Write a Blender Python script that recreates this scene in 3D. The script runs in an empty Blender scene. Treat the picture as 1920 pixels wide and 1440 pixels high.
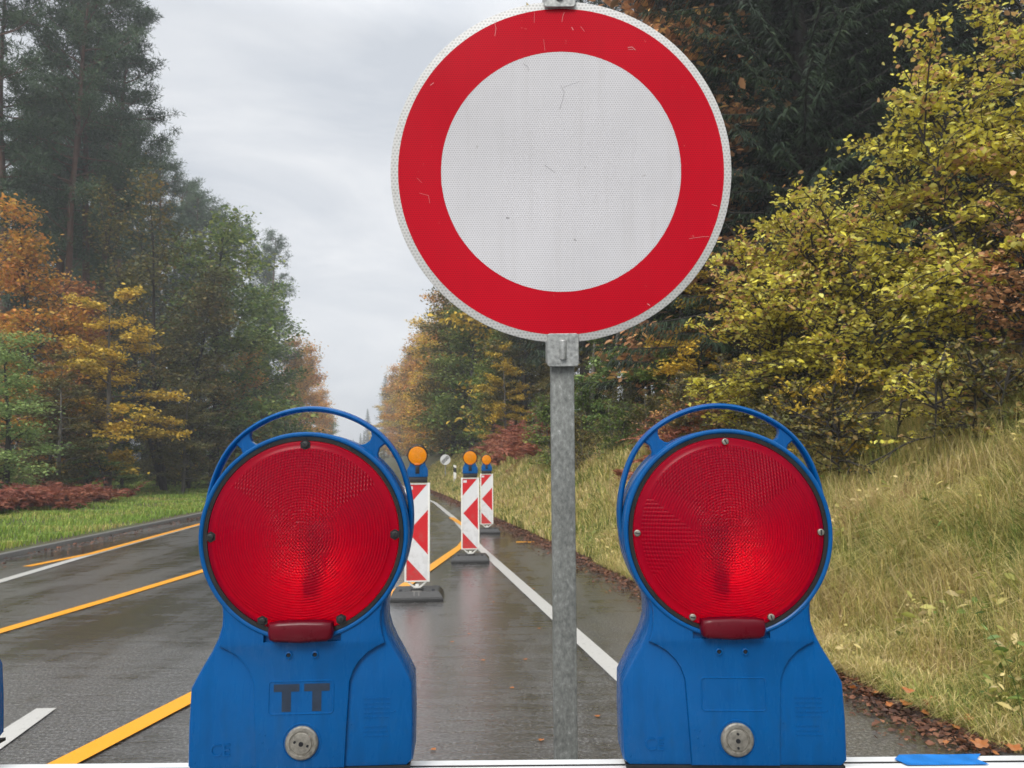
import bpy, bmesh, math, random
import numpy as np
from mathutils import Vector, Matrix
from mathutils.geometry import tessellate_polygon
PI=math.pi
rng=np.random.default_rng(7); random.seed(7)
S=bpy.context.scene
C=bpy.data.collections.new('scene'); S.collection.children.link(C)
# ------------------------------------------------------------ camera
F=1442.0; PITCH=math.atan(151/F); ROLL=math.radians(-.5); HCAM=1.32
cam=bpy.data.cameras.new('camera'); co=bpy.data.objects.new('camera',cam); C.objects.link(co); S.camera=co
cam.sensor_width=36; cam.lens=36*F/1920; cam.clip_start=.02; cam.clip_end=3000
CM=Matrix.Rotation(PI/2+PITCH,4,'X')@Matrix.Rotation(ROLL,4,'Z')
co.matrix_world=Matrix.Translation((0,0,HCAM))@CM
cam.dof.use_dof=True; cam.dof.focus_distance=.95; cam.dof.aperture_fstop=20
def ray(px,py): return CM.to_3x3()@Vector(((px-960)/F,-(py-720)/F,-1))
def at(px,py,D):                      # world point seen at a photo pixel, D metres ahead
    d=ray(px,py); return Vector((0,0,HCAM))+d*(D/d.y)
def gp(px,py,z=0):
    d=ray(px,py); t=(z-HCAM)/d.z; return (d.x*t,d.y*t)
# ------------------------------------------------------------ world, sun, exposure
SUN_EL,SUN_AZ=math.radians(42),math.radians(200)
w=bpy.data.worlds.new('World'); S.world=w; w.use_nodes=True
nt=w.node_tree; N=nt.nodes; L=nt.links; N.clear()
out=N.new('ShaderNodeOutputWorld'); bg=N.new('ShaderNodeBackground'); L.new(bg.outputs[0],out.inputs[0])
sky=N.new('ShaderNodeTexSky'); sky.sky_type='NISHITA'; sky.sun_disc=False; sky.sun_elevation=SUN_EL; sky.sun_rotation=SUN_AZ
tc=N.new('ShaderNodeTexCoord'); sep=N.new('ShaderNodeSeparateXYZ'); L.new(tc.outputs['Generated'],sep.inputs[0])
mp=N.new('ShaderNodeMapping'); mp.inputs['Scale'].default_value=(1.3,1.3,4.2); L.new(tc.outputs['Generated'],mp.inputs[0])
nz=N.new('ShaderNodeTexNoise'); nz.inputs['Scale'].default_value=2.3; nz.inputs['Detail'].default_value=6; nz.inputs['Roughness'].default_value=.55; nz.inputs['Distortion'].default_value=.5
L.new(mp.outputs[0],nz.inputs[0])
cr=N.new('ShaderNodeValToRGB'); cr.color_ramp.elements[0].position=.3; cr.color_ramp.elements[0].color=(6.0,6.35,6.85,1); cr.color_ramp.elements[1].position=.72; cr.color_ramp.elements[1].color=(9.1,9.15,9.25,1)
L.new(nz.outputs[0],cr.inputs[0])
ov=N.new('ShaderNodeMapRange'); ov.inputs['From Min'].default_value=.5; ov.inputs['From Max'].default_value=1; ov.inputs['To Min'].default_value=1; ov.inputs['To Max'].default_value=2.9
L.new(sep.outputs['Z'],ov.inputs['Value'])
mul=N.new('ShaderNodeVectorMath'); mul.operation='SCALE'; L.new(cr.outputs[0],mul.inputs[0]); L.new(ov.outputs[0],mul.inputs['Scale'])
mx=N.new('ShaderNodeMixRGB'); mx.inputs[0].default_value=.93; L.new(sky.outputs[0],mx.inputs[1]); L.new(mul.outputs[0],mx.inputs[2])
L.new(mx.outputs[0],bg.inputs[0]); bg.inputs[1].default_value=.1
sl=bpy.data.lights.new('sun','SUN'); sl.energy=2.7; sl.angle=math.radians(25); sl.color=(1,.96,.9)
so=bpy.data.objects.new('sun',sl); C.objects.link(so)
sd=Vector((math.sin(SUN_AZ)*math.cos(SUN_EL),math.cos(SUN_AZ)*math.cos(SUN_EL),math.sin(SUN_EL)))
so.rotation_euler=(-sd).to_track_quat('-Z','Y').to_euler(); so.location=(0,-20,30)
vs=S.view_settings; vs.view_transform='Standard'; vs.look='None'; vs.exposure=.17; vs.gamma=1
S.cycles.max_bounces=8; S.cycles.transparent_max_bounces=8; S.cycles.volume_bounces=0
S.cycles.caustics_refractive=True; S.cycles.blur_glossy=1.0; S.cycles.sample_clamp_indirect=4
# ------------------------------------------------------------ helpers
def tag(o,label=None,cat=None,group=None,kind=None):
    if label:o['label']=label
    if cat:o['category']=cat
    if group:o['group']=group
    if kind:o['kind']=kind
    return o
def empty(name,loc,rz=0,label=None,cat=None,group=None):
    o=bpy.data.objects.new(name,None); o.empty_display_size=.2; C.objects.link(o); o.location=loc; o.rotation_euler=(0,0,rz)
    return tag(o,label,cat,group)
def sharpen(bm,ang=32):
    a=math.radians(ang)
    for f in bm.faces:f.smooth=True
    for e in bm.edges:
        if len(e.link_faces)==2 and e.calc_face_angle(0)>a: e.smooth=False
def link(name,bm,mat,parent=None,ang=32):
    bmesh.ops.recalc_face_normals(bm,faces=bm.faces); sharpen(bm,ang)
    me=bpy.data.meshes.new(name); bm.to_mesh(me); bm.free()
    o=bpy.data.objects.new(name,me); C.objects.link(o)
    for m in (mat if isinstance(mat,(list,tuple)) else [mat]): me.materials.append(m)
    if parent:o.parent=parent
    return o
def npmesh(name,verts,faces,mat,parent=None,smooth=False):   # faces: list of int arrays (k verts each)
    me=bpy.data.meshes.new(name); verts=np.asarray(verts,dtype=np.float32)
    me.vertices.add(len(verts)); me.vertices.foreach_set('co',verts.ravel())
    idx=np.concatenate([f.ravel() for f in faces]).astype(np.int32)
    cnt=np.concatenate([np.full(len(f),f.shape[1]) for f in faces]).astype(np.int32)
    me.loops.add(len(idx)); me.loops.foreach_set('vertex_index',idx)
    me.polygons.add(len(cnt)); me.polygons.foreach_set('loop_start',np.concatenate([[0],np.cumsum(cnt)[:-1]]).astype(np.int32))
    me.update(calc_edges=True)
    if smooth: me.polygons.foreach_set('use_smooth',np.ones(len(cnt),dtype=bool))
    me.materials.append(mat)
    o=bpy.data.objects.new(name,me); C.objects.link(o)
    if parent:o.parent=parent
    return o
def copy_tree(o,parent=None):
    c=o.copy(); C.objects.link(c); c.parent=parent
    for ch in o.children: copy_tree(ch,c)
    return c
def box(bm,c,s,bev=0,mi=0):
    r=bmesh.ops.create_cube(bm,size=1); vs_=r['verts']
    bmesh.ops.scale(bm,vec=s,verts=vs_); bmesh.ops.translate(bm,vec=c,verts=vs_)
    if mi:
        for f in {f for v in vs_ for f in v.link_faces}: f.material_index=mi
    if bev: bmesh.ops.bevel(bm,geom=list({e for v in vs_ for e in v.link_edges}),offset=bev,segments=2,affect='EDGES',profile=.5)
def cyl(bm,c,r,h,axis='Y',seg=32,r2=None,bev=0):
    q=bmesh.ops.create_cone(bm,cap_ends=True,segments=seg,radius1=r,radius2=r if r2 is None else r2,depth=h)['verts']
    if axis=='Y': bmesh.ops.rotate(bm,cent=(0,0,0),matrix=Matrix.Rotation(PI/2,3,'X'),verts=q)   # radius1 end points to +y..-y
    if axis=='X': bmesh.ops.rotate(bm,cent=(0,0,0),matrix=Matrix.Rotation(PI/2,3,'Y'),verts=q)
    bmesh.ops.translate(bm,vec=c,verts=q)
    if bev:
        es=[e for e in {e for v in q for e in v.link_edges} if len(e.link_faces)==2 and e.calc_face_angle(0)>1]
        bmesh.ops.bevel(bm,geom=es,offset=bev,segments=3,affect='EDGES',profile=.5)
def prism(bm,outer,holes=(),layers=((0,0),),cap_back=True,mi=0):
    """outline in xz extruded along y; layers = (inset, y) front to back; holes keep their size"""
    def inset(poly,d):
        n=len(poly); o=[]
        for i in range(n):
            p,q,r=Vector(poly[i-1]),Vector(poly[i]),Vector(poly[(i+1)%n])
            a=(q-p).normalized(); b=(r-q).normalized(); na=Vector((-a.y,a.x)); nb=Vector((-b.y,b.x))
            m=(na+nb); k=m.length
            m=m/k if k>1e-6 else na
            o.append(q+m*d/max(.4,m.dot(na)))
        return o
    area=sum(outer[i-1][0]*outer[i][1]-outer[i][0]*outer[i-1][1] for i in range(len(outer)))
    if area<0: outer=outer[::-1]
    rings=[[bm.verts.new((p[0],y,p[1])) for p in inset(outer,d)] for d,y in layers]
    hr=[]
    for h in holes: hr.append([[bm.verts.new((p[0],y,p[1])) for p in h] for y in (layers[0][1],layers[-1][1])])
    fs=[]
    for a,b in zip(rings,rings[1:]):
        for i in range(len(a)): fs.append(bm.faces.new((a[i-1],a[i],b[i],b[i-1])))
    for h in hr:
        a,b=h
        for i in range(len(a)): fs.append(bm.faces.new((a[i-1],a[i],b[i],b[i-1])))
    for k in (0,-1) if cap_back else (0,):
        loops=[rings[k]]+[h[k] for h in hr]; flat=[v for l in loops for v in l]
        for t in tessellate_polygon([[Vector((v.co.x,v.co.z,0)) for v in l] for l in loops]):
            try: fs.append(bm.faces.new([flat[i] for i in t]))
            except ValueError: pass
    if mi:
        for f in fs:f.material_index=mi
def sweep(bm,path,sec,closed=False,side=Vector((0,1,0))):   # sec: (in-plane, along side) offsets
    n=len(path); rs=[]
    for i,p in enumerate(path):
        a=path[i-1] if (i or closed) else p; b=path[(i+1)%n] if (i<n-1 or closed) else p
        t=(Vector(b)-Vector(a)).normalized(); nrm=side.cross(t).normalized()
        rs.append([bm.verts.new(Vector(p)+nrm*u+side*v) for u,v in sec])
    for i in range(n-(0 if closed else 1)):
        a,b=rs[i],rs[(i+1)%n]
        for k in range(len(sec)): bm.faces.new((a[k-1],a[k],b[k],b[k-1]))
    if not closed: bm.faces.new(rs[0]); bm.faces.new(rs[-1][::-1])
def lathe(bm,prof,seg=64,c=(0,0,0)):     # prof (r,y) round the y axis
    rs=[]
    for r,y in prof:
        if r<1e-6: rs.append([bm.verts.new((c[0],c[1]+y,c[2]))]*seg)
        else: rs.append([bm.verts.new((c[0]+r*math.cos(2*PI*k/seg),c[1]+y,c[2]+r*math.sin(2*PI*k/seg))) for k in range(seg)])
    for a,b in zip(rs,rs[1:]):
        for k in range(seg):
            vv=[]
            for v in (a[k-1],a[k],b[k],b[k-1]):
                if v not in vv: vv.append(v)
            if len(vv)>2: bm.faces.new(vv)
def rsec(a,b,n=10): return [(a*math.cos(2*PI*k/n),b*math.sin(2*PI*k/n)) for k in range(n)]
def arc(cx,cz,r,a0,a1,n): return [(cx+r*math.cos(math.radians(a0+(a1-a0)*k/n)),cz+r*math.sin(math.radians(a0+(a1-a0)*k/n))) for k in range(n+1)]
def text(name,s,size,mat,parent,loc,ext=.0004,rot=(PI/2,0,0),bold=0):
    cu=bpy.data.curves.new(name,'FONT'); cu.body=s; cu.size=size; cu.extrude=ext; cu.align_x='CENTER'; cu.align_y='CENTER'; cu.offset=bold
    t=bpy.data.objects.new(name,cu); C.objects.link(t)
    dg=bpy.context.evaluated_depsgraph_get(); me=bpy.data.meshes.new_from_object(t.evaluated_get(dg))
    bpy.data.objects.remove(t); o=bpy.data.objects.new(name,me); C.objects.link(o)
    me.materials.clear(); me.materials.append(mat); o.parent=parent; o.location=loc; o.rotation_euler=rot
    return o
# ------------------------------------------------------------ materials
class G:
    def __init__(s,name):
        s.m=bpy.data.materials.new(name); s.m.use_nodes=True; s.t=s.m.node_tree; s.n=s.t.nodes; s.l=s.t.links
        s.b=s.n['Principled BSDF']; s.o=s.n['Material Output']; s.tc=s.n.new('ShaderNodeTexCoord')
    def set(s,inp,v):
        if hasattr(v,'is_linked') or isinstance(v,bpy.types.NodeSocket): s.l.new(v,inp)
        else: inp.default_value=v if not isinstance(v,tuple) or len(v)!=3 or inp.type=='VECTOR' else (*v,1)
    def P(s,**k):
        for a,v in k.items(): s.set(s.b.inputs[a.replace('_',' ')],v)
        return s
    def math(s,op,a,b=0,c=0):
        n=s.n.new('ShaderNodeMath'); n.operation=op
        for i,v in enumerate((a,b,c)):
            if i<len(n.inputs): s.set(n.inputs[i],v)
        return n.outputs[0]
    def noise(s,scale,detail=4,rough=.5,vec=None,dist=0,col=False):
        n=s.n.new('ShaderNodeTexNoise'); n.inputs['Scale'].default_value=scale; n.inputs['Detail'].default_value=detail; n.inputs['Roughness'].default_value=rough; n.inputs['Distortion'].default_value=dist
        s.l.new(vec or s.tc.outputs['Object'],n.inputs[0]); return n.outputs[1 if col else 0]
    def vor(s,scale,vec=None,feature='F1',rand=1,out='Distance'):
        n=s.n.new('ShaderNodeTexVoronoi'); n.feature=feature; n.inputs['Scale'].default_value=scale; n.inputs['Randomness'].default_value=rand
        s.l.new(vec or s.tc.outputs['Object'],n.inputs[0]); return n.outputs[out]
    def map(s,scale=(1,1,1),rot=(0,0,0),vec=None):
        n=s.n.new('ShaderNodeMapping'); n.inputs['Scale'].default_value=scale; n.inputs['Rotation'].default_value=rot; s.l.new(vec or s.tc.outputs['Object'],n.inputs[0]); return n.outputs[0]
    def ramp(s,v,stops,interp='LINEAR'):
        n=s.n.new('ShaderNodeValToRGB'); r=n.color_ramp; r.interpolation=interp
        while len(r.elements)<len(stops): r.elements.new(.5)
        for e,(p,c) in zip(r.elements,stops): e.position=p; e.color=(*c,1) if isinstance(c,tuple) else (c,c,c,1)
        s.l.new(v,n.inputs[0]); return n.outputs[0]
    def mr(s,v,a,b,c,d):
        n=s.n.new('ShaderNodeMapRange')
        for i,x in enumerate((v,a,b,c,d)): s.set(n.inputs[i],x)
        return n.outputs[0]
    def mix(s,f,a,b,bt='MIX'):
        n=s.n.new('ShaderNodeMixRGB'); n.blend_type=bt
        for i,x in enumerate((f,a,b)): s.set(n.inputs[i],x)
        return n.outputs[0]
    def bump(s,h,dist,strength=1):
        n=s.n.new('ShaderNodeBump'); n.inputs['Distance'].default_value=dist; n.inputs['Strength'].default_value=strength; s.l.new(h,n.inputs['Height']); return n.outputs[0]
    def xyz(s,vec=None):
        n=s.n.new('ShaderNodeSeparateXYZ'); s.l.new(vec or s.tc.outputs['Object'],n.inputs[0]); return n.outputs
    def shader(s,t,**k):
        n=s.n.new(t)
        for a,v in k.items(): s.set(n.inputs[a.replace('_',' ')],v)
        return n.outputs[0]
    def mixs(s,f,a,b):
        n=s.n.new('ShaderNodeMixShader'); s.set(n.inputs[0],f); s.l.new(a,n.inputs[1]); s.l.new(b,n.inputs[2]); return n.outputs[0]
    def surf(s,x): s.l.new(x,s.o.inputs['Surface'])
def foliage(name,stops,trans=.3,noise=.35,rough=.55):
    gain=.85 if 'spruce' in name else 1.25 if 'needle' in name else 1.0 if 'fallen' in name else 2.6 if 'hazel' in name else 1.5 if 'dry' in name else 1.65; stops=[(p,tuple(min(.85,x*gain) for x in c)) for p,c in stops]
    g=G(name); geo=g.n.new('ShaderNodeNewGeometry'); oi=g.n.new('ShaderNodeObjectInfo')
    v=g.math('ADD',g.math('MULTIPLY',geo.outputs['Random Per Island'],.55),g.math('MULTIPLY_ADD',g.noise(noise,2),1.1,-.3))
    v=g.math('ADD',v,g.math('MULTIPLY_ADD',oi.outputs['Random'],.2,-.1))
    c=g.ramp(v,stops); br=g.math('MULTIPLY_ADD',geo.outputs['Random Per Island'],.5,.75)
    c=g.mix(1,c,g.ramp(g.math('FRACT',g.math('MULTIPLY',geo.outputs['Random Per Island'],17.3)),[(0,.65),(1,1.25)]),'MULTIPLY')
    g.P(Base_Color=c,Roughness=rough); g.b.inputs['Specular IOR Level'].default_value=.35
    g.surf(g.mixs(trans,g.b.outputs[0],g.shader('ShaderNodeBsdfTranslucent',Color=c)))
    return g.m
def simple(name,c,r=.5,metal=0,nscale=30,nvar=.25,bump=.0,**k):
    g=G(name); n=g.noise(nscale,5,.6)
    col=g.mix(1,c,g.ramp(n,[(.25,1-nvar),(.75,1+nvar*.5)]),'MULTIPLY')
    g.P(Base_Color=col,Roughness=g.mr(n,.3,.7,max(0,r-.1),min(1,r+.12)),Metallic=metal,**k)
    if bump: g.P(Normal=g.bump(n,bump))
    return g.m
# blue moulded plastic: faded, scuffed, rain-wet
def plastic_blue():
    g=G('blue_plastic'); n=g.noise(9,5,.6); f=g.noise(80,4,.6,g.map((1,1,.22)))
    c=g.ramp(g.noise(35,6,.7,g.map((1,1,.5))),[(.2,(.0004,.066,.225)),(.55,(.0006,.077,.255)),(.85,(.001,.088,.285))])
    dirt=g.ramp(f,[(.3,.86),(.46,1.0),(.8,1.04)]); c=g.mix(.8,c,dirt,'MULTIPLY')
    geo=g.n.new('ShaderNodeNewGeometry')
    sc1=g.ramp(g.noise(60,7,.8,g.map((4,1,.35),(0,.5,0))),[(.66,0.),(.70,.5)]); sc2=g.ramp(g.noise(60,7,.8,g.map((.4,1,4),(0,.3,0))),[(.68,0.),(.72,.5)])
    c=g.mix(g.math('MAXIMUM',sc1,sc2),c,(.10,.26,.5)); gm=g.ramp(g.noise(22,7,.75,g.map((1.5,1,.5))),[(.58,0.),(.72,.35)]); c=g.mix(gm,c,(.02,.06,.11))
    drops=g.vor(230,g.map((1,1,.7))); dh=g.math('MULTIPLY',g.ramp(drops,[(.0,1.),(.2,0.)]),g.ramp(g.noise(40,2),[(.62,0.),(.64,1.)]))
    h=g.math('ADD',g.math('MULTIPLY',f,.1),dh); g.b.inputs['Specular IOR Level'].default_value=.22
    g.P(Base_Color=c,Roughness=g.mr(f,.3,.7,.2,.34),Normal=g.bump(h,.0006)); return g.m
BLUE=plastic_blue()
BLACK=simple('black_rubber',(.012,.012,.013),.5,nscale=60,bump=.0004)
GASKET=simple('black_gasket',(.006,.006,.007),.35,nscale=60)
RUBBER=simple('recycled_rubber',(.028,.028,.028),.42,nscale=40,nvar=.5,bump=.002)
PRINT=simple('dark_print',(.012,.025,.05),.5,nscale=300,nvar=.5)
STEEL=simple('weathered_screw_metal',(.33,.31,.27),.42,.75,nscale=250,nvar=.5,bump=.0003)
HOLE=simple('dark_hole',(.004,.005,.008),.8)
WHITEP=simple('white_painted_board',(.72,.73,.72),.4,nscale=12,nvar=.12,bump=.0003)
BLUEP=simple('blue_paint',(.01,.2,.62),.4,nscale=60,nvar=.3)
def galv():
    g=G('galvanised_steel'); n=g.vor(95,g.map((1,1,.8))); f=g.noise(120,8,.75,g.map((1,1,.6))); big=g.noise(6,4)
    c=g.ramp(f,[(.36,(.12,.125,.12)),(.52,(.2,.21,.2)),(.62,(.27,.28,.27)),(.72,(.6,.61,.58))])
    c=g.mix(.5,c,g.ramp(big,[(.3,.65),(.7,1.25)]),'MULTIPLY')
    g.P(Base_Color=c,Metallic=.2,Roughness=g.mr(f,.3,.7,.45,.65),Normal=g.bump(f,.0005)); return g.m
GALV=galv()
BRACKET=simple('zinc_bracket',(.40,.41,.40),.4,.5,nscale=130,nvar=.55,bump=.0006)
def sheeting(name,c,cell,vis,worn=0):
    g=G(name); x,y,z=g.xyz()
    # honeycomb dots printed in staggered rows
    row=g.math('FLOOR',g.math('MULTIPLY',z,1/(cell*.866))); odd=g.math('MODULO',g.math('ABSOLUTE',row),2)
    u=g.math('SUBTRACT',g.math('FRACT',g.math('ADD',g.math('MULTIPLY',x,1/cell),g.math('MULTIPLY',odd,.5))),.5)
    v=g.math('SUBTRACT',g.math('FRACT',g.math('MULTIPLY',z,1/(cell*.866))),.5)
    d=g.math('SQRT',g.math('ADD',g.math('MULTIPLY',u,u),g.math('MULTIPLY',v,v)))
    dots=g.ramp(d,[(.2,1-vis),(.42,1.)])
    cc=g.mix(1,c,dots,'MULTIPLY')
    big=g.noise(3,5,.6); cc=g.mix(1,cc,g.ramp(big,[(.3,.9),(.7,1.05)]),'MULTIPLY')
    sp=g.math('MULTIPLY',g.ramp(g.noise(38,6,.7),[(.66,0.),(.72,1.)]),.5); cc=g.mix(sp,cc,(.2,.18,.15) if not worn else (.55,.25,.22))
    rr=g.math('SQRT',g.math('ADD',g.math('MULTIPLY',x,x),g.math('MULTIPLY',z,z)))
    gr=g.math('MULTIPLY',g.ramp(rr,[(.285,0.),(.3,.6)]),g.ramp(g.noise(45,6,.75),[(.56,0.),(.7,1.)])); cc=g.mix(gr,cc,(.23,.22,.15))   # grime gathered at the rim
    run=g.math('MULTIPLY',g.ramp(g.noise(9,5,.7,g.map((5,1,.35))),[(.5,0.),(.8,.25)]),1); cc=g.mix(run,cc,g.mix(1,cc,(.72,.70,.66),'MULTIPLY'))   # rain streaks
    g.P(Base_Color=cc,Roughness=g.mr(g.noise(5,4),.3,.7,.28,.5),Normal=g.bump(d,.0003,.4)); g.b.inputs['Specular IOR Level'].default_value=.12; g.b.inputs['Coat Weight'].default_value=.03; g.b.inputs['Coat Roughness'].default_value=.12
    return g.m
SH_WHITE=sheeting('white_sheeting',(.60,.595,.62),.0043,.3); SH_RED=sheeting('red_sheeting',(.50,.001,.014),.0043,.3,1); SH_EDGE=sheeting('edge_sheeting',(.6,.6,.59),.0062,.3)
def dirty(name,c,r):
    g=G(name); x,y,z=g.xyz(); n=g.noise(14,7,.75); low=g.mr(z,.1,.7,.16,0); d=g.ramp(g.math('ADD',n,low),[(.55,0.),(.8,.4)])
    g.P(Base_Color=g.mix(d,c,(.17,.155,.13)),Roughness=g.mr(n,.3,.7,r-.1,r+.15)); return g.m
BW=dirty('board_white',(.60,.61,.62),.4); BR=dirty('board_red',(.5,.006,.012),.4); BF=dirty('board_frame_white',(.72,.72,.68),.5)
def lens_mat(name,deep,bright,mode):
    g=G(name); x,y,z=g.xyz(); ab=lambda v:g.math('ABSOLUTE',v)
    r=g.math('SQRT',g.math('ADD',g.math('MULTIPLY',x,x),g.math('MULTIPLY',z,z)))
    ring=g.math('SINE',g.math('MULTIPLY',r,2*PI/.0026)); vb=g.math('SINE',g.math('MULTIPLY',x,2*PI/.0030)); hb=g.math('SINE',g.math('MULTIPLY',z,2*PI/.0037))
    inn=g.math('LESS_THAN',r,.0825)
    top=g.math('MULTIPLY',g.math('GREATER_THAN',z,g.math('MULTIPLY_ADD',ab(x),.62,.006)),inn)
    if mode=='side': side=g.math('LESS_THAN',x,g.math('MULTIPLY_ADD',ab(g.math('SUBTRACT',z,-.004)),-1.25,-.026))
    else: side=g.math('LESS_THAN',g.math('MULTIPLY',x,1),-.9)
    side=g.math('MULTIPLY',side,inn)
    cen=g.math('MULTIPLY',g.math('LESS_THAN',g.math('MAXIMUM',ab(x),ab(z)),.033),g.math('LESS_THAN',z,.026 if mode=='side' else .022))
    cen=g.mr(g.math('MAXIMUM',ab(x),ab(g.math('ADD',z,.004))),.014,.042,1,0)
    grid=g.math('MULTIPLY',vb,hb); grid=g.math('MULTIPLY',grid,cen)
    h=g.math('ADD',g.math('MULTIPLY',ring,g.math('MULTIPLY',inn,g.math('MULTIPLY_ADD',side,-.8,.55))),g.math('MULTIPLY',g.math('MULTIPLY',top,vb),.9))
    h=g.math('ADD',h,g.math('MULTIPLY',side,g.math('MULTIPLY',hb,.4))); h=g.math('ADD',h,g.math('MULTIPLY',grid,1.2))
    n=g.bump(h,.00035)
    # moulded prisms: groove shading, and pale highlights where sets cross, painted into the colour
    gv=lambda q:g.ramp(q,[(.0,.78),(.28,.98),(1,1.)]); grv=g.mix(g.math('MULTIPLY',inn,.75),(1,1,1),gv(g.math('MULTIPLY_ADD',ring,.5,.5)),'MIX')
    grv=g.mix(g.math('MAXIMUM',top,cen),grv,g.mix(1,grv,gv(g.math('MULTIPLY_ADD',vb,.5,.5)),'MULTIPLY')); grv=g.mix(g.math('MULTIPLY',g.math('MAXIMUM',side,cen),.6),grv,g.mix(1,grv,gv(g.math('MULTIPLY_ADD',hb,.5,.5)),'MULTIPLY'))
    pale=g.math('MULTIPLY',g.math('MULTIPLY',g.ramp(g.math('MULTIPLY',g.math('ABSOLUTE',vb),g.math('ABSOLUTE',hb)),[(.5,0.),(.9,1.)]),cen),.3)
    f=g.noise(18,5,.6)
    cb=g.mix(1,bright,grv,'MULTIPLY')
    refr=g.shader('ShaderNodeBsdfRefraction',Color=cb,Roughness=.3,IOR=1.25,Normal=n)
    tr=g.shader('ShaderNodeBsdfTranslucent',Color=cb,Normal=n)
    g.P(Base_Color=g.mix(pale,g.mix(1,deep,grv,'MULTIPLY'),(.9,.16,.22) if deep[1]<.1 else (1,.6,.1)),Roughness=g.mr(f,.3,.7,.24,.34),Normal=n); g.b.inputs['Specular IOR Level'].default_value=.38
    g.surf(g.mixs(.24 if deep[1]<.1 else .6,g.mixs(.25,refr,tr),g.b.outputs[0])); return g.m
LENS_RED=lens_mat('red_lens',(.56,.0004,.045),(.98,.002,.045),'top'); LENS_RED2=lens_mat('red_lens_side_bars',(.52,.0004,.046),(.96,.002,.05),'side')
LENS_AMB=lens_mat('amber_lens',(1,.34,.002),(1,.5,.02),'top')
HOOD=simple('red_hood_plastic',(.10,.0003,.007),.3,nscale=40,Specular_IOR_Level=.25); HOOD_A=simple('amber_hood_plastic',(.6,.15,.005),.3,nscale=40)
MIRROR=simple('reflector_silver',(.9,.9,.9),.46,1.0,nscale=40,nvar=.1)
BULB=simple('lamp_holder_grey',(.25,.24,.23),.5,nscale=40)
# ground materials
def asphalt():
    g=G('wet_asphalt'); x,y,z=g.xyz()
    fine=g.noise(60,7,.9); grain=g.vor(260); big=g.noise(.4,5,.65,g.map((1.9,.4,1),(0,0,.17))); streak=g.noise(3.0,5,.6,g.map((.55,3.2,1),(0,0,.15)),.6)
    c=g.ramp(fine,[(.36,(.018,.0175,.017)),(.5,(.068,.066,.064)),(.62,(.36,.355,.35))])
    c=g.mix(.6,c,g.ramp(big,[(.35,.7),(.65,1.25)]),'MULTIPLY')
    pud=g.ramp(g.math('ADD',big,g.math('MULTIPLY_ADD',streak,.35,-.17)),[(.42,1.),(.56,0.05)])   # wet film
    rip=g.noise(13,5,.65,g.map((.4,2.2,1),(0,0,.1))); ro=g.mr(pud,0,1,.4,.2); hh=g.math('ADD',g.math('MULTIPLY',fine,g.mr(pud,0,1,1.3,.35)),g.math('ADD',g.math('MULTIPLY',streak,2.2),g.math('MULTIPLY',rip,1.8)))
    g.P(Base_Color=g.mix(pud,c,g.mix(1,c,(.5,.48,.45),'MULTIPLY')),Roughness=ro,Normal=g.bump(hh,.0035)); g.b.inputs['IOR'].default_value=1.5
    g.set(g.b.inputs['Coat Weight'],g.mr(pud,0,1,.85,1.)); g.set(g.b.inputs['Coat Roughness'],g.mr(pud,0,1,.18,.04)); g.b.inputs['Coat IOR'].default_value=1.6; g.set(g.b.inputs['Coat Normal'],g.bump(g.math('ADD',g.math('MULTIPLY',streak,2.2),g.math('MULTIPLY_ADD',rip,1.8,g.math('MULTIPLY',fine,.5))),.0016))
    return g.m
ASPH=asphalt()
def groundm():
    g=G('soil_and_thatch'); a=g.noise(.5,4); b=g.noise(9,5,.65)
    c=g.mix(g.ramp(a,[(.4,0.),(.6,1.)]),g.ramp(b,[(.3,(.035,.028,.016)),(.7,(.1,.085,.035))]),g.ramp(b,[(.3,(.03,.035,.012)),(.7,(.09,.1,.03))]))
    g.P(Base_Color=c,Roughness=.9,Normal=g.bump(b,.05)); return g.m
GROUND=groundm()
def paint(name,c,worn):
    g=G(name); n=g.noise(26,6,.7); f=g.noise(300,3,.7)
    cc=g.mix(g.ramp(n,[(worn,0.),(worn+.12,.55)]),c,(.1,.095,.085)); cc=g.mix(1,cc,g.ramp(f,[(.3,.82),(.7,1.08)]),'MULTIPLY')
    g.P(Base_Color=cc,Roughness=.4,Normal=g.bump(f,.0015)); g.b.inputs['Coat Weight'].default_value=.2; g.b.inputs['Coat Roughness'].default_value=.2; return g.m
PW=paint('white_marking',(.52,.51,.48),.58); PY=paint('yellow_marking_tape',(.86,.36,.006),.68)
CONC=simple('kerb_concrete',(.13,.125,.115),.6,nscale=20,nvar=.5,bump=.004)
BARK_P=simple('pine_bark',(.10,.052,.033),.85,nscale=3,nvar=.5); BARK_D=simple('dark_bark',(.035,.03,.026),.85,nscale=3,nvar=.5); BARK_G=simple('grey_bark',(.13,.12,.10),.8,nscale=3,nvar=.5)
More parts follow.
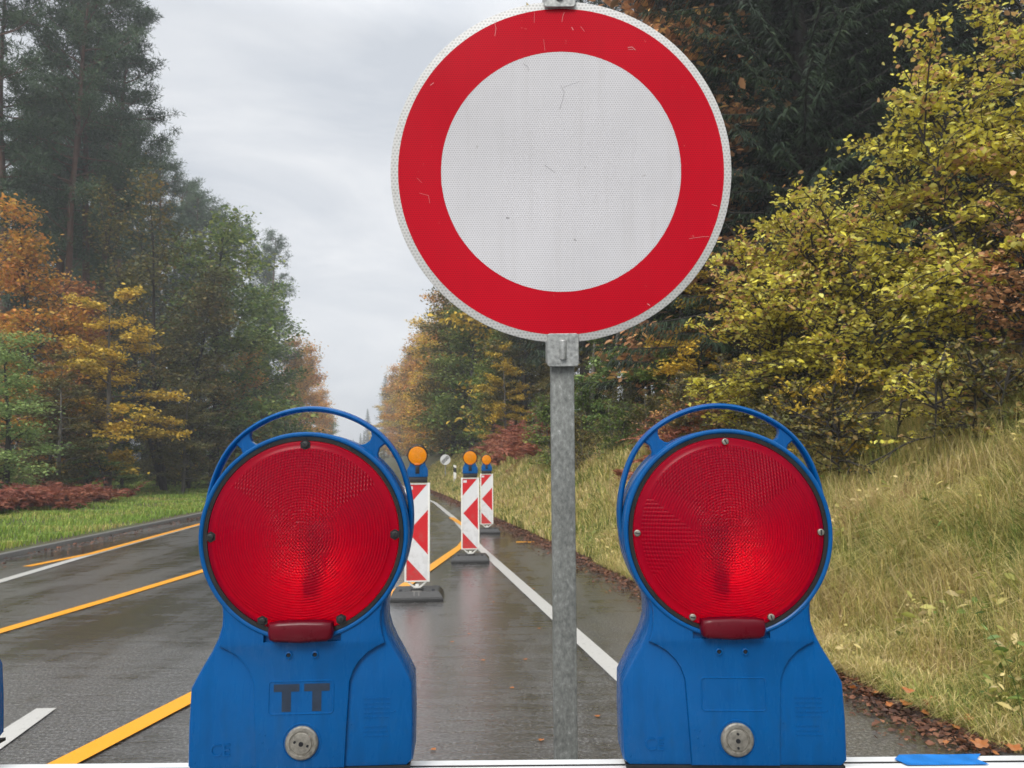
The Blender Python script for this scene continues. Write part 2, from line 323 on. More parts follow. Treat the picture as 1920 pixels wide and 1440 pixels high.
FM={
 'pine':foliage('pine_needles',[(.1,(.018,.038,.018)),(.5,(.035,.07,.03)),(.9,(.07,.11,.045))],.2),
 'spruce':foliage('spruce_needles',[(.1,(.010,.022,.010)),(.5,(.02,.042,.016)),(.9,(.045,.075,.025))],.15,.5),
 'green':foliage('green_leaves',[(.1,(.04,.075,.015)),(.5,(.09,.14,.03)),(.85,(.2,.22,.05))],.35),
 'lightgreen':foliage('fresh_green_leaves',[(.1,(.06,.11,.03)),(.5,(.13,.2,.06)),(.85,(.22,.28,.09))],.35),
 'olive':foliage('olive_brown_leaves',[(.1,(.045,.05,.015)),(.5,(.09,.09,.025)),(.85,(.17,.11,.03))],.3),
 'yellow':foliage('yellow_leaves',[(.1,(.14,.13,.02)),(.5,(.38,.26,.03)),(.85,(.55,.36,.05))],.35),
 'orange':foliage('orange_leaves',[(.05,(.07,.07,.02)),(.3,(.26,.17,.025)),(.5,(.42,.22,.03)),(.75,(.34,.13,.035)),(1,(.5,.33,.06))],.35,.25),
 'rust':foliage('rust_leaves',[(.1,(.13,.05,.02)),(.5,(.26,.1,.035)),(.9,(.33,.16,.05))],.3),
 'hazel':foliage('hazel_leaves',[(.05,(.05,.045,.012)),(.22,(.14,.115,.02)),(.4,(.26,.225,.035)),(.52,(.39,.30,.035)),(.62,(.42,.34,.09)),(.74,(.17,.09,.04)),(.88,(.36,.20,.10)),(1,(.50,.34,.03))],.45,.9),
 'brown':foliage('brown_leaves',[(.1,(.14,.09,.04)),(.4,(.3,.15,.07)),(.7,(.42,.22,.1)),(1,(.5,.33,.05))],.3,.9),
 'bracken':foliage('bracken_fronds',[(.1,(.08,.025,.015)),(.5,(.17,.05,.03)),(.9,(.26,.11,.06))],.25),
}
GRASS_R=foliage('dry_grass',[(.0,(.035,.07,.012)),(.28,(.10,.15,.03)),(.42,(.24,.24,.06)),(.6,(.40,.33,.12)),(.8,(.48,.39,.2)),(1,(.20,.11,.05))],.35,1.3)
GRASS_L=foliage('lawn_grass',[(.0,(.07,.13,.018)),(.5,(.14,.22,.03)),(.8,(.25,.25,.06)),(1,(.32,.24,.1))],.35,.5)
LEAFB=foliage('fallen_leaves',[(.0,(.03,.016,.012)),(.45,(.10,.045,.028)),(.75,(.22,.09,.045)),(1,(.42,.22,.12))],.15,2)
LEAFO=foliage('fallen_orange_leaves',[(.0,(.3,.08,.02)),(.5,(.5,.17,.04)),(1,(.45,.24,.13))],.15,2)
# ------------------------------------------------------------ terrain and road
def K(Y):
    Y=np.asarray(Y,float); k=2.85-.175*Y; e=np.clip(Y-30,0,40); k=k-.0007*e*e-.056*np.clip(Y-70,0,None); return k
def KL(Y):
    Y=np.asarray(Y,float); return np.where(Y<25,-6.32-.1025*Y,K(Y)-7.36)
def sm(t): t=np.clip(t,0,1); return t*t*(3-2*t)
def zg(X,Y):
    X=np.asarray(X,float); Y=np.asarray(Y,float)
    u=X-K(Y); v=KL(Y)-X
    zr=2.2*sm((u-.25)/3.6)*.75+.46*np.clip((u-.4)/3.2,0,1)+.27*np.clip(u-3.6,0,26)
    zr=np.where(u>0,zr,0); zl=.03*np.clip(v,0,9)+.05*np.clip(v-9,0,30)
    z=np.where(u>0,zr,np.where(v>0,zl,-.03))
    n=np.sin(X*1.7+Y*.6)*np.sin(Y*1.3-X*.4)*.05*np.clip((np.maximum(u,v)-.6)/2,0,1)
    return z+n
us=np.concatenate([[-900,-400,-200,-120,-80,-55,-40,-30,-24],np.arange(-18,-.4,.75),[-.25,-.02,.02,.25],np.arange(.5,6,.25),np.arange(6,14,1),[16,20,25,30,45,70,120,200,400,900]])
ys=np.concatenate([[-200,-80,-30,-10,-4],np.arange(0,50,.5),np.arange(50,120,3),[130,150,180,220,300,400,600,900,1400]])
wid=lambda Y:K(Y)-KL(Y)
cols=[]
for Y in ys:
    k=float(K(Y)); kl=float(KL(Y))
    row=[kl+u_ for u_ in us if u_<0]+[kl+(k-kl)*t for t in (.25,.5,.75)]+[k+u_ for u_ in us if u_>0]
    cols.append([(x,Y) for x in row])
P2=np.array(cols); Z=zg(P2[...,0],P2[...,1]); nr,nc=Z.shape
V=np.dstack([P2,Z[...,None]]).reshape(-1,3); I=np.arange(nr*nc).reshape(nr,nc)
tag(npmesh('ground',V,[np.stack([I[:-1,:-1],I[:-1,1:],I[1:,1:],I[1:,:-1]],-1).reshape(-1,4)],GROUND,smooth=True),kind='structure')
def strip(name,left,right,z,mat,kind='structure',h=0):
    n=len(left); v=[(a[0],a[1],z) for a in left]+[(b[0],b[1],z) for b in right]
    f=[[i,i+n,i+n+1,i+1] for i in range(n-1)]
    if h:
        v+=[(a[0],a[1],z-h) for a in left]+[(b[0],b[1],z-h) for b in right]
        f+=[[i,i+1,i+1+2*n,i+2*n] for i in range(n-1)]+[[i+n+1,i+n,i+3*n,i+3*n+1] for i in range(n-1)]
    return tag(npmesh(name,v,[np.array(f)],mat),kind=kind)
Yr=np.concatenate([np.arange(-30,50,1.),np.arange(50,400,5.)])
kr=[(float(K(y)),y) for y in Yr]; kl_=[(float(KL(y)),y) for y in Yr]
strip('road',kl_,kr,0,ASPH)
strip('kerb_left',[(x-.14,y) for x,y in kl_],[(x,y) for x,y in kl_],.07,CONC,h=.2)
strip('kerb_right',[(x-.02,y) for x,y in kr],[(x+.05,y) for x,y in kr],.012,CONC,h=.2)
def marking(name,pts,wd,mat,z,taper=None):
    # densify
    q=[]
    for a,b in zip(pts,pts[1:]):
        n=max(1,int(math.hypot(b[0]-a[0],b[1]-a[1])/1.0))
        q+=[(a[0]+(b[0]-a[0])*i/n,a[1]+(b[1]-a[1])*i/n) for i in range(n)]
    q.append(pts[-1]); l=[];r=[]
    for i,p in enumerate(q):
        a=q[max(0,i-1)]; b=q[min(len(q)-1,i+1)]; d=Vector((b[0]-a[0],b[1]-a[1])).normalized()
        l.append((p[0]-d.y*wd/2,p[1]+d.x*wd/2)); r.append((p[0]+d.y*wd/2,p[1]-d.x*wd/2))
    return strip(name,l,r,z,mat)
far=[(float(K(y))-.95,y) for y in np.arange(32,300,6.)]
marking('white_edge_line',[(1.55,0),(.98,3),(.64,5.13),(.34,7.02),(-.54,12.52),(-1.50,19.57),(-2.75,27.4)]+far,.13,PW,.004)
marking('white_edge_line',[(-5.2,3),(-6.07,9.28),(-6.46,11.8),(-7.22,17.82),(-7.95,25)]+[(float(KL(y))+.75,y) for y in np.arange(32,300,6.)],.14,PW,.004)
marking('yellow_lane_line',[(-4.6,1),(-4.3,4),(-4.19,6.43),(-4.08,7.89),(-3.96,10.06),(-4.0,14),(-4.6,20),(-5.6,27),(-7.2,36)],.13,PY,.008)
marking('yellow_lane_line',[(-2.45,1.2),(-2.0,3.69),(-1.85,4.57),(-1.25,7.93),(-.85,12.71),(-.83,14.6),(-1.02,16.7),(-1.56,19.58)],.13,PY,.012)
marking('yellow_lane_line',[gp(50,1063),gp(170,1039),gp(375,983),(-8.3,27)],.13,PY,.008)
marking('yellow_lane_line',[gp(968,1017),gp(1002,1017)],.16,PY,.008)
dk=[gp(0,1425),gp(0,1374),gp(70,1330),gp(106,1330)]
tag(npmesh('white_lane_dash',[(*p,.008) for p in (gp(-60,1440),gp(0,1374),gp(68,1331),gp(106,1330),gp(0,1408))],[np.array([[0,4,3,2,1]])],PW),kind='structure')
# ------------------------------------------------------------ warning lamps
CZ=.214
def lamp(name,loc,rz,label,group,lens,detail=True,tt=False,screw=STEEL,amber=False):
    t=empty(name,loc,rz,label,'warning lamp',group)
    half=[(.098,-.001),(.1035,.004),(.104,.04),(.103,.074),(.0985,.083),(.092,.095),(.085,.107),(.0795,.119),(.0765,.130),(.0762,.141),(.0775,.1505)]
    a0=math.degrees(math.atan2(.1505-CZ,.0775))
    outl=half+arc(0,CZ,.0988,a0,180-a0,72)[1:-1]+[(-x,z) for x,z in half[::-1]]
    hole=arc(0,CZ,.0942,0,360,96)[:-1]
    bm=bmesh.new()
    # shell, side panels 4 mm behind the centre panel
    prism(bm,outl,[hole],[(.0035,-.0335),(.0012,-.0325),(0,-.030),(0,.020),(.004,.034),(.006,.036)],cap_back=True)
    # proud centre panel with its arched shoulders
    cp=[(-.0405,.0008),(-.043,.05),(-.0445,.078),(-.048,.088),(-.053,.096),(-.061,.104),(-.070,.1095),(-.0772,.1125),(-.0745,.121),(-.0728,.131),(-.0730,.1415),(-.0752,.150)]
    b0=180-math.degrees(math.atan2(.150-CZ,.0752))
    n1=math.degrees(math.atan2(.1236-CZ,-.036))%360
    cpo=cp[::-1]+[(-x,z) for x,z in cp]
    ring_out=arc(0,CZ,.0975,a0+1,180-a0-1,64)
    notch=[(.036,.1255),(.036,.1155),(-.036,.1155),(-.036,.1255)]
    low_hole=arc(0,CZ,.0946,math.degrees(math.atan2(.1255-CZ,.036)),a0+1,20)     # right bottom arc going up
    poly=[(x,z) for x,z in cp]+ring_out[::-1]+[(-x,z) for x,z in cp[::-1]]
    # outline closed through the notch: one polygon with a keyhole-free arc
    inner=arc(0,CZ,.0946,math.degrees(math.atan2(.1255-CZ,.036)),180-math.degrees(math.atan2(.1255-CZ,.036)),110)
    prism(bm,poly,[notch[::-1]+inner[::-1] if False else inner+notch[::-1]],[(.0016,-.0378),(.0005,-.0373),(0,-.036),(0,-.0330)],cap_back=False)
    house=link('housing',bm,BLUE,t,28)
    # rounded rim lip
    bm=bmesh.new(); sweep(bm,[(.0964*math.cos(a),-.0372,CZ+.0964*math.sin(a)) for a in np.linspace(0,2*PI,96,endpoint=False)],rsec(.0055 if amber else .0024,.004 if amber else .0024,10),closed=True)
    link('rim',bm,GASKET if amber else BLUE,t)
    # handle hoop
    bm=bmesh.new(); th=np.array([-14,0,10,26,37,50,70,90]); Rr=np.array([.0985,.1016,.1038,.1088,.1142,.1198,.1238,.1262])-.0028
    if amber: Rr=(Rr-.097)*.45+.099
    aa=np.linspace(-14,194,90); rr=np.interp(np.minimum(aa,180-aa),th,Rr)
    k=np.ones(7)/7; rr=np.convolve(np.pad(rr,3,'edge'),k,'valid')
    sweep(bm,[(r*math.cos(math.radians(a)),-.010,CZ+r*math.sin(math.radians(a))) for a,r in zip(aa,rr)],rsec(.0030,.0075,12))
    link('handle',bm,GASKET if amber else BLUE,t)
    if not amber:
        for s in (1,-1):
            bm=bmesh.new(); c=math.radians(54); d=Vector((s*math.cos(c),math.sin(c))); p=Vector((-d.y,d.x))
            q=[]
            for r,wd in ((.0965,.0135),(.1020,.008),(.1075,.0062),(.1125,.0075),(.117,.012)): q.append((r,wd))
            ol=[(d.x*r+p.x*wd,CZ+d.y*r+p.y*wd) for r,wd in q]+[(d.x*r-p.x*wd,CZ+d.y*r-p.y*wd) for r,wd in q[::-1]]
            prism(bm,ol,[],[(.001,-.0145),(0,-.0135),(0,-.006),(.001,-.005)]); link('handle_strut',bm,BLUE,t)
    # gasket, reflector, bulb, lens
    bm=bmesh.new(); lathe(bm,[(.0942,-.020),(.0948,-.0380),(.0938,-.0392),(.0903,-.0390),(.0898,-.018)],96,(0,0,CZ)); link('gasket',bm,GASKET,t)
    bm=bmesh.new(); lathe(bm,[(.0915,-.022)]+[(r,-.022+.046*(1-(r/.09)**2)) for r in np.linspace(.088,.012,14)],64,(0,0,CZ)); rf=link('reflector',bm,MIRROR,t,60)
    bm=bmesh.new(); cyl(bm,(0,.010,CZ),.010,.03,seg=20); box(bm,(0,.008,CZ-.04),(.013,.012,.07),.001); cyl(bm,(0,-.008,CZ),.005,.012,seg=16,r2=.003); link('bulb_holder',bm,BULB,t)
    bm=bmesh.new(); prof=[(.0900,-.0375),(.0894,-.0396),(.087,-.0402),(.084,-.0404),(.0830,-.0412)]+[(r,-.0412-.0145*(1-(r/.083)**2)) for r in np.linspace(.080,0,20)]
    lathe(bm,prof,96,(0,0,0)); ln=link('lens',bm,lens,t,60); ln.location=(0,0,CZ)
    bm=bmesh.new()
    ho=[(-.0285,.1195),(-.024,.1172),(0,.1160),(.024,.1172),(.0285,.1195),(.0300,.126),(.0290,.1345),(.02,.1362),(0,.1368),(-.02,.1362),(-.0290,.1345),(-.0300,.126)]
    prism(bm,ho,[],[(.004,-.0500),(.0015,-.0488),(0,-.046),(0,-.036)]); link('lens_foot',bm,HOOD_A if amber else HOOD,t,50)
    if detail:
        for a in (90,180,0,245,295):
            c=math.radians(a); p=(.0862*math.cos(c),-.0412,CZ+.0862*math.sin(c))
            bm=bmesh.new(); cyl(bm,p,.0032,.004,seg=20,bev=.0008); s_=link('screw',bm,screw,t)
            bm=bmesh.new(); box(bm,(0,0,0),(.0046,.0006,.0008)); sl_=link('slot',bm,HOLE,s_); sl_.location=(p[0],-.0436,p[2]); sl_.rotation_euler=(0,random.uniform(0,3),0)
            if screw is not STEEL:
                bm=bmesh.new(); cyl(bm,(p[0],-.0405,p[2]),.0052,.0022,seg=6); link('washer',bm,GASKET,s_)
        for x in (-.0122,.0122):
            bm=bmesh.new(); lathe(bm,[(.0034,-.0370),(.0034,-.0392),(.0024,-.0396),(.0019,-.0385)],18,(x,0,.1035)); r_=link('screw_boss',bm,BLUE,t)
            bm=bmesh.new(); cyl(bm,(x,-.0382,.1035),.0019,.001,seg=6); link('socket',bm,HOLE,r_)
        # label recess outline
        bm=bmesh.new(); rp=[]
        x0,x1,z0,z1,r=-.0298,.0298,.0502,.0798,.003
        for cx,cz,a in ((x1-r,z1-r,0),(x0+r,z1-r,90),(x0+r,z0+r,180),(x1-r,z0+r,270)): rp+=arc(cx,cz,r,a,a+90,4)
        sweep(bm,[(p[0],-.0378,p[1]) for p in rp],rsec(.0007,.0007,6),closed=True); link('label_frame',bm,BLUE,t)
        # lock
        bm=bmesh.new(); lathe(bm,[(.0152,-.0372),(.0152,-.0398),(.0140,-.0412),(.0112,-.0416),(.0106,-.0408),(.0100,-.0408),(.0092,-.0418),(0,-.0424)],48,(.0015,0,.0245)); lk=link('lock',bm,STEEL,t,25)
        a=.3 if tt else 1.57
        for k,(dr,rd) in enumerate(((0,.0021),(.0062,.0011),(-.0062,.0011))):
            bm=bmesh.new(); cyl(bm,(.0015+dr*math.cos(a),-.0423,.0245-dr*math.sin(a)),rd,.0012,seg=18); link('keyhole',bm,HOLE,lk)
        bm=bmesh.new(); sweep(bm,[(.0015+.0172*math.cos(q),-.0378,.0245+.0172*math.sin(q)) for q in np.linspace(0,2*PI,48,endpoint=False)],rsec(.0006,.0007,6),closed=True); link('lock_ring',bm,BLUE,t)
        text('ce_mark','CE',.016,BLUE,t,(-.074,-.0339,.018),.0005)
        # small raised marks (illegible in the photo) on the right side panel
        bm=bmesh.new(); rs=random.Random(3)
        for row in range(9):
            z=.061-row*.0042
            if row in (5,): continue
            x=.0575
            while x<.082 if row<5 else x<.078:
                wdt=rs.uniform(.0018,.005); box(bm,(x+wdt/2,-.0338,z),(wdt,.0006,.0011)); x+=wdt+rs.uniform(.0008,.0016)
        box(bm,(.0705,-.0338,.0085),(.0005,.0006,.0005)); link('moulded_marks',bm,BLUE,t)
        text('moulded_letters','FUR',.0055,BLUE,t,(-.012,-.0379,.0895),.0004) if False else None
    if tt:
        for x,sc in ((-.0135,1),(.0145,1)):
            bm=bmesh.new(); prism(bm,[(x-.0118,.0772),(x-.0118,.0705),(x-.0042,.0705),(x-.0042,.0525),(x+.0042,.0525),(x+.0042,.0705),(x+.0118,.0705),(x+.0118,.0772)],[],[(0,-.03812),(0,-.0377)])
            link('letter_t',bm,PRINT,t)
    if amber:
        bm=bmesh.new(); box(bm,(0,-.039,.070),(.042,.004,.075),.001); link('black_panel',bm,GASKET,t)
    bm=bmesh.new(); box(bm,(0,.001,-.029),(.196,.062,.052),.004); box(bm,(0,.001,-.0018),(.202,.068,.003)); link('battery_case',bm,BLACK,t)
    return t
def seat_lamp(px,py,D,**k):
    p=at(px,py,D); return lamp('warning_lamp',(p.x,p.y+.0375,p.z-CZ),**k)
DL=.745
seat_lamp(566,1004,DL,rz=math.radians(3.5),label='blue lamp with red lens and black TT letters, left of the sign post',group='red warning lamps on the barrier',lens=LENS_RED,tt=True,screw=BLACK)
seat_lamp(1367,998,DL,rz=math.radians(-2.2),label='blue lamp with red lens and silver screws, right of the sign post',group='red warning lamps on the barrier',lens=LENS_RED2)
seat_lamp(-256,1010,DL+.0,rz=0,label='blue warning lamp cut off by the left edge of the photo',group='red warning lamps on the barrier',lens=LENS_RED)
seat_lamp(2184,984,DL+.0,rz=0,label='blue warning lamp cut off by the right edge of the photo',group='red warning lamps on the barrier',lens=LENS_RED2)
for o_,a_ in zip([o for o in C.objects if 'cut off' in o.get('label','')],(-4,4)): o_.rotation_euler=(0,math.radians(a_),0)
# ------------------------------------------------------------ barrier
bp=at(1050,1433,.79); zt=bp.z; bt=empty('road_barrier',(0,.79,0),math.radians(0),'white barrier board with a blue paint patch, carrying the red lamps','barrier')
bt.rotation_euler=(0,-ROLL*0,0)
bm=bmesh.new()
prism(bm,[(-1.25,zt-.25),(1.25,zt-.25),(1.25,zt),(-1.25,zt)],[],[(.002,-.014),(0,-.012),(0,.012),(.002,.014)]); link('board',bm,WHITEP,bt)
bm=bmesh.new(); box(bm,(0,-.004,zt+.0005),(2.5,.0018,.001)); link('groove',bm,BLACK,bt)
bq=at(1775,1432,.79)
bm=bmesh.new()
q=[(-.045,-.0138),(.034,-.0138),(.03,.0),(.042,.0135),(.01,.0125),(-.02,.0137),(-.04,.013),(-.05,.002)]
f=bm.faces.new([bm.verts.new((bq.x+a,b,zt+.0016)) for a,b in q]); 
box(bm,(bq.x-.002,-.0145,zt-.03),(.07,.0008,.056)); link('paint_patch',bm,BLUEP,bt)
for x in (-1.1,1.1):
    bm=bmesh.new(); box(bm,(x,.035,(zt-.02)/2+.02),(.04,.04,zt-.06),.002); p_=link('post',bm,GALV,bt)
    bm=bmesh.new(); box(bm,(x,.0,.06),(.40,.8,.10),.02); link('foot',bm,RUBBER,bt)
# ------------------------------------------------------------ no-vehicles sign
DS=1.305; sc_=at(1052,322,DS)
TL=math.radians(6); D2=1.42
for _ in range(8): bp_=at(1062.5,1425,D2); D2=DS+(sc_.z-bp_.z)*math.tan(TL)
za=(sc_-bp_).normalized(); foot=sc_-za*(sc_.z/za.z); zc=(sc_-foot).length; ox=0
xa=(Vector((1,0,0))-za*za.x).normalized(); ya=za.cross(xa)
st=empty('road_sign',foot,0,'round no vehicles sign with red ring on a galvanised square post','road sign')
st.rotation_euler=Matrix((xa,ya,za)).transposed().to_euler()
def X0(z): return ox-0
bm=bmesh.new(); lathe(bm,[(0,0.001),(.2985,.001),(.2998,.0018),(.300,.003),(.2995,.0045),(.297,.005),(0,.005)],128); pn=link('sign_panel',bm,SH_EDGE,st); pn.location=(ox,0,zc)
bm=bmesh.new(); lathe(bm,[(.2108,.0006),(.2865,.0006)],128); o=link('red_ring',bm,SH_RED,pn)
bm=bmesh.new(); lathe(bm,[(0,.0006),(.2112,.0006)],128); o=link('white_disc',bm,SH_WHITE,pn)
SCR=simple('pale_scratch',(.62,.25,.25),.6); SCD=simple('dark_crack',(.32,.31,.32),.6)
def scratch(pts,wd,mat,nm='scratch'):
    bm=bmesh.new(); l=[]
    for i,(px,py) in enumerate(pts):
        x=(px-1052)/2*.6/314.5*1; z=-(py-322)/2*.6/314.5; l.append((x*1,z*1))
    for a,b in zip(l,l[1:]):
        d=(Vector(b)-Vector(a)); n=Vector((-d.y,d.x)).normalized()*wd*.2
        bm.faces.new([bm.verts.new((c[0],.0001,c[1])) for c in (Vector(a)+n,Vector(b)+n,Vector(b)-n,Vector(a)-n)])
    link(nm,bm,mat,pn)
z2=lambda L_:[(720+a*.4721,a2*.4721) for a,a2 in L_]
for pts,wd,mt in (([(448,92),(455,120),(450,150)],.0018,SCR),([(712,98),(716,75),(722,60)],.0016,SCR),([(750,118),(756,130)],.0035,SCR),([(785,116),(800,136)],.0016,SCR),([(968,200),(985,198),(998,210)],.003,SCR),([(970,207),(990,208)],.002,SCR),([(1200,948),(1250,941),(1280,940)],.0014,SCR),([(1290,815),(1312,822)],.002,SCR),([(196,340),(210,330)],.003,SCR),([(1035,1200),(1045,1207)],.003,SCR),([(640,165),(645,210)],.001,SCR),([(605,60),(604,100)],.001,SCR),
   ([(560,258),(578,272),(580,288)],.0014,SCD),([(705,345),(718,370),(712,400),(700,438)],.0013,SCD),([(640,655),(680,685)],.001,SCD),([(486,858),(500,860)],.005,SCD),([(752,945),(760,951)],.004,SCD),([(715,352),(780,330)],.0008,SCD),([(140,700),(160,720)],.001,SCR),([(150,760),(185,770),(190,800)],.0012,SCR)): scratch(z2(pts),wd,mt)
pxw=.0435
bm=bmesh.new(); ztop=zc+.33
box(bm,(ox,.028,ztop/2),(.041,.041,ztop),.003); link('post',bm,GALV,st)
# post slightly twisted: left flank seen
def clamp(zz,up):
    bm=bmesh.new(); ol=[]
    x0,x1=-.0275,.0275; za,zb=(zz-.028,zz+.030)
    r=.005
    for cx,cz,a in ((x1-r,zb-r,0),(x0+r,zb-r,90),(x0+r,za+r,180),(x1-r,za+r,270)): ol+=arc(ox+cx,cz,r,a,a+90,4)
    prism(bm,ol,[],[(.0012,-.0065),(0,-.0055),(0,-.0025)])
    box(bm,(ox-.0265,.02,zz-.001),(.003,.05,.04),.001); box(bm,(ox+.0265,.02,zz-.001),(.003,.05,.04),.001); box(bm,(ox,.051,zz-.001),(.056,.003,.04),.001)
    c=link('clamp',bm,BRACKET,st)
    bm=bmesh.new(); cyl(bm,(ox,-.0065,zz+.001),.0062,.036,axis='Z',seg=20,bev=.003) ; link('rib',bm,BRACKET,c,60)
clamp(zc-.3145,0); clamp(zc+.3145,1)
# ------------------------------------------------------------ chevron beacons
def beacon(px,py,rz,label,tt=False,worn=False):
    x,y=gp(px,py); t=empty('beacon_board',(x,y,0),rz,label,'traffic beacon','red and white chevron beacons beside the yellow line')
    wd,z0,z1=.25,.17,1.145
    bm=bmesh.new(); prism(bm,[(-wd/2,z0),(wd/2,z0),(wd/2,z1),(-wd/2,z1)],[[(-wd/2+.019,z0+.016),(-wd/2+.019,z1-.016),(wd/2-.019,z1-.016),(wd/2-.019,z0+.016)]],[(.004,-.018),(0,-.014),(0,.014),(.004,.018)]); link('frame',bm,BF,t)
    bm=bmesh.new(); box(bm,(0,0,(z0+z1)/2),(wd-.037,.022,z1-z0-.03)); pn=link('face',bm,BW,t)
    W=wd-.038; Hh=z1-z0-.032; A=lambda a,b:(-W/2+a*W,z1-.016-b*Hh)
    for i,tri in enumerate((((.0,.0),(0.95,.0),(.0,.245)),((.05,.497),(1,.265),(1,.735)),((0,.77),(0,1),(.96,1)))):
        bm=bmesh.new(); prism(bm,[A(*p) for p in tri],[],[(0,-.0118),(0,-.0108)]); link('red_stripe',bm,BR,pn)
    bm=bmesh.new(); p0=A(.05,.02); p1=A(.28,.055); box(bm,((p0[0]+p1[0])/2,-.0125,(p0[1]+p1[1])/2),(p1[0]-p0[0],.001,p0[1]-p1[1])); link('sticker',bm,BW,pn)
    bm=bmesh.new(); prism(bm,[(-.095,z0-.002),(-.022,.105),(.022,.105),(.095,z0-.002),(.075,z0-.002),(.012,.12),(-.012,.12),(-.075,z0-.002)],[],[(0,-.01),(0,.01)]); box(bm,(0,0,.11),(.035,.03,.08),.002); link('foot_bracket',bm,BF,t)
    bm=bmesh.new()   # recycled-rubber foot: bevelled slab, hand slots, raised socket
    lo=[(-.26,-.15),(.26,-.15),(.26,.30),(-.26,.30)]; hi=[(-.215,-.105),(.215,-.105),(.215,.25),(-.215,.25)]
    rings=[[bm.verts.new((a,b,z)) for a,b in l] for l,z in ((lo,.0),(lo,.035),(hi,.095))]
    for a,b in zip(rings,rings[1:]):
        for k in range(4): bm.faces.new((a[k-1],a[k],b[k],b[k-1]))
    bm.faces.new(rings[2]); bm.faces.new(rings[0][::-1])
    bmesh.ops.bevel(bm,geom=list(bm.edges),offset=.006,segments=2,affect='EDGES')
    box(bm,(0,0,.1),(.12,.09,.03),.006); ft=link('foot',bm,RUBBER,t)
    for s in (-1,1):
        bm=bmesh.new(); box(bm,(s*.16,-.035,.094),(.03,.11,.006)); link('hand_slot',bm,HOLE,ft)
    if tt:
        text('letters_tt','TT',.075,CONC,ft,(0,-.12,.076),.001,(math.radians(53),0,0),bold=.002)
    lamp('amber_warning_lamp',(x,y,z1+.004),rz,None,'amber lamps on the beacons',LENS_AMB,detail=False,amber=True)
    return t
def lab(t): return t
b1=beacon(782,1124,math.radians(4),'nearest chevron beacon, with TT on its black rubber foot',tt=True)
b2=beacon(882,1054,math.radians(3),'middle chevron beacon, standing just left of the white line')
b3=beacon(913,1000,math.radians(2),'farthest chevron beacon, half hidden behind the middle one')
am=[o for o in C.objects if o.name.startswith('amber_warning_lamp')]
am.sort(key=lambda o:o.location.y)
for o,l in zip(am,('amber lamp with blue body on the nearest chevron beacon','amber lamp with blue body on the middle chevron beacon','amber lamp with blue body on the farthest chevron beacon')): o['label']=l; o['category']='warning lamp'; o.location.z+=.055
# ------------------------------------------------------------ far sign, delineator
p=at(835,862,45); gz=float(zg(p.x,45))
t=empty('end_of_limits_sign',(p.x,45,gz),0,'small distant white round sign with a dark diagonal band','road sign')
bm=bmesh.new(); cyl(bm,(0,0,p.z-gz),.3,.02,seg=40); d=link('sign_disc',bm,BW,t)
bm=bmesh.new()
for k in range(-2,3):
    q=k*.042; L_=math.sqrt(.27**2-q*q); c=Vector((.7071,.7071)); n=Vector((-.7071,.7071))*q
    a=n-c*L_; b=n+c*L_; m=Vector((-.7071,.7071))*.012
    prism(bm,[(v.x,v.y+p.z-gz) for v in (a+m,a-m,b-m,b+m)],[],[(0,-.013),(0,-.011)])
link('diagonal_bars',bm,BLACK,d)
bm=bmesh.new(); box(bm,(0,.03,(p.z-gz)/2+.1),(.05,.04,p.z-gz+.2)); link('post',bm,GALV,t)
x,y=gp(853,922); t=empty('delineator_post',(x,y,float(zg(x,y))),0,'white reflector post at the right kerb behind the middle beacon','post')
bm=bmesh.new(); prism(bm,[(-.07,0),(.07,0),(.07,.98),(-.07,1.03)],[],[(0,-.05),(0,.05)]); o=link('body',bm,BF,t)
bm=bmesh.new(); prism(bm,[(-.071,.68),(.071,.62),(.071,.86),(-.071,.92)],[],[(0,-.052),(0,.052)]); o=link('black_band',bm,BLACK,t)
# ------------------------------------------------------------ vegetation generators
def tubes(paths,sides=5):
    V=[];Fc=[];off=0
    for pts,rad in paths:
        pts=np.asarray(pts,float); n=len(pts); tg=np.gradient(pts,axis=0); tg/=np.linalg.norm(tg,axis=1)[:,None]+1e-9
        up=np.array([0,0,1.]) if abs(tg[0,2])<.8 else np.array([1.,0,0])
        a=np.cross(tg,up); a/=np.linalg.norm(a,axis=1)[:,None]+1e-9; b=np.cross(tg,a)
        th=np.arange(sides)*2*PI/sides
        ring=pts[:,None,:]+np.asarray(rad)[:,None,None]*(np.cos(th)[None,:,None]*a[:,None,:]+np.sin(th)[None,:,None]*b[:,None,:])
        V.append(ring.reshape(-1,3)); i=np.arange(n*sides).reshape(n,sides)+off; j=np.roll(i,-1,1)
        Fc.append(np.stack([i[:-1],j[:-1],j[1:],i[1:]],-1).reshape(-1,4)); off+=n*sides
    return np.concatenate(V),[np.concatenate(Fc)]
def unit(v): return v/(np.linalg.norm(v,axis=-1,keepdims=True)+1e-9)
def leaves(P,size,flat,R,aspect=.62,bend=True):      # folded 2-triangle leaves with 5-6 corners
    n=len(P); nr=unit(np.stack([R.normal(0,flat,n),R.normal(0,flat,n),np.abs(R.normal(1,.3,n))],-1))
    az=R.uniform(0,2*PI,n); d=np.stack([np.cos(az),np.sin(az),R.normal(-.25,.3,n)],-1); d=unit(d-nr*(d*nr).sum(-1,keepdims=True)); s=np.cross(nr,d)
    sz=(np.asarray(size)*R.uniform(.35,1.45,n))[:,None]; w_=sz*aspect*.5; f=nr*sz*.1
    v=np.stack([P-d*sz*.5,P-d*sz*.12+s*w_+f,P+d*sz*.25+s*w_*.75+f,P+d*sz*.5,P+d*sz*.25-s*w_*.75+f,P-d*sz*.12-s*w_+f],1)
    i=np.arange(n)[:,None]*6
    return v.reshape(-1,3),[np.concatenate([i+np.array([0,1,2,3]),i+np.array([0,3,4,5])])]
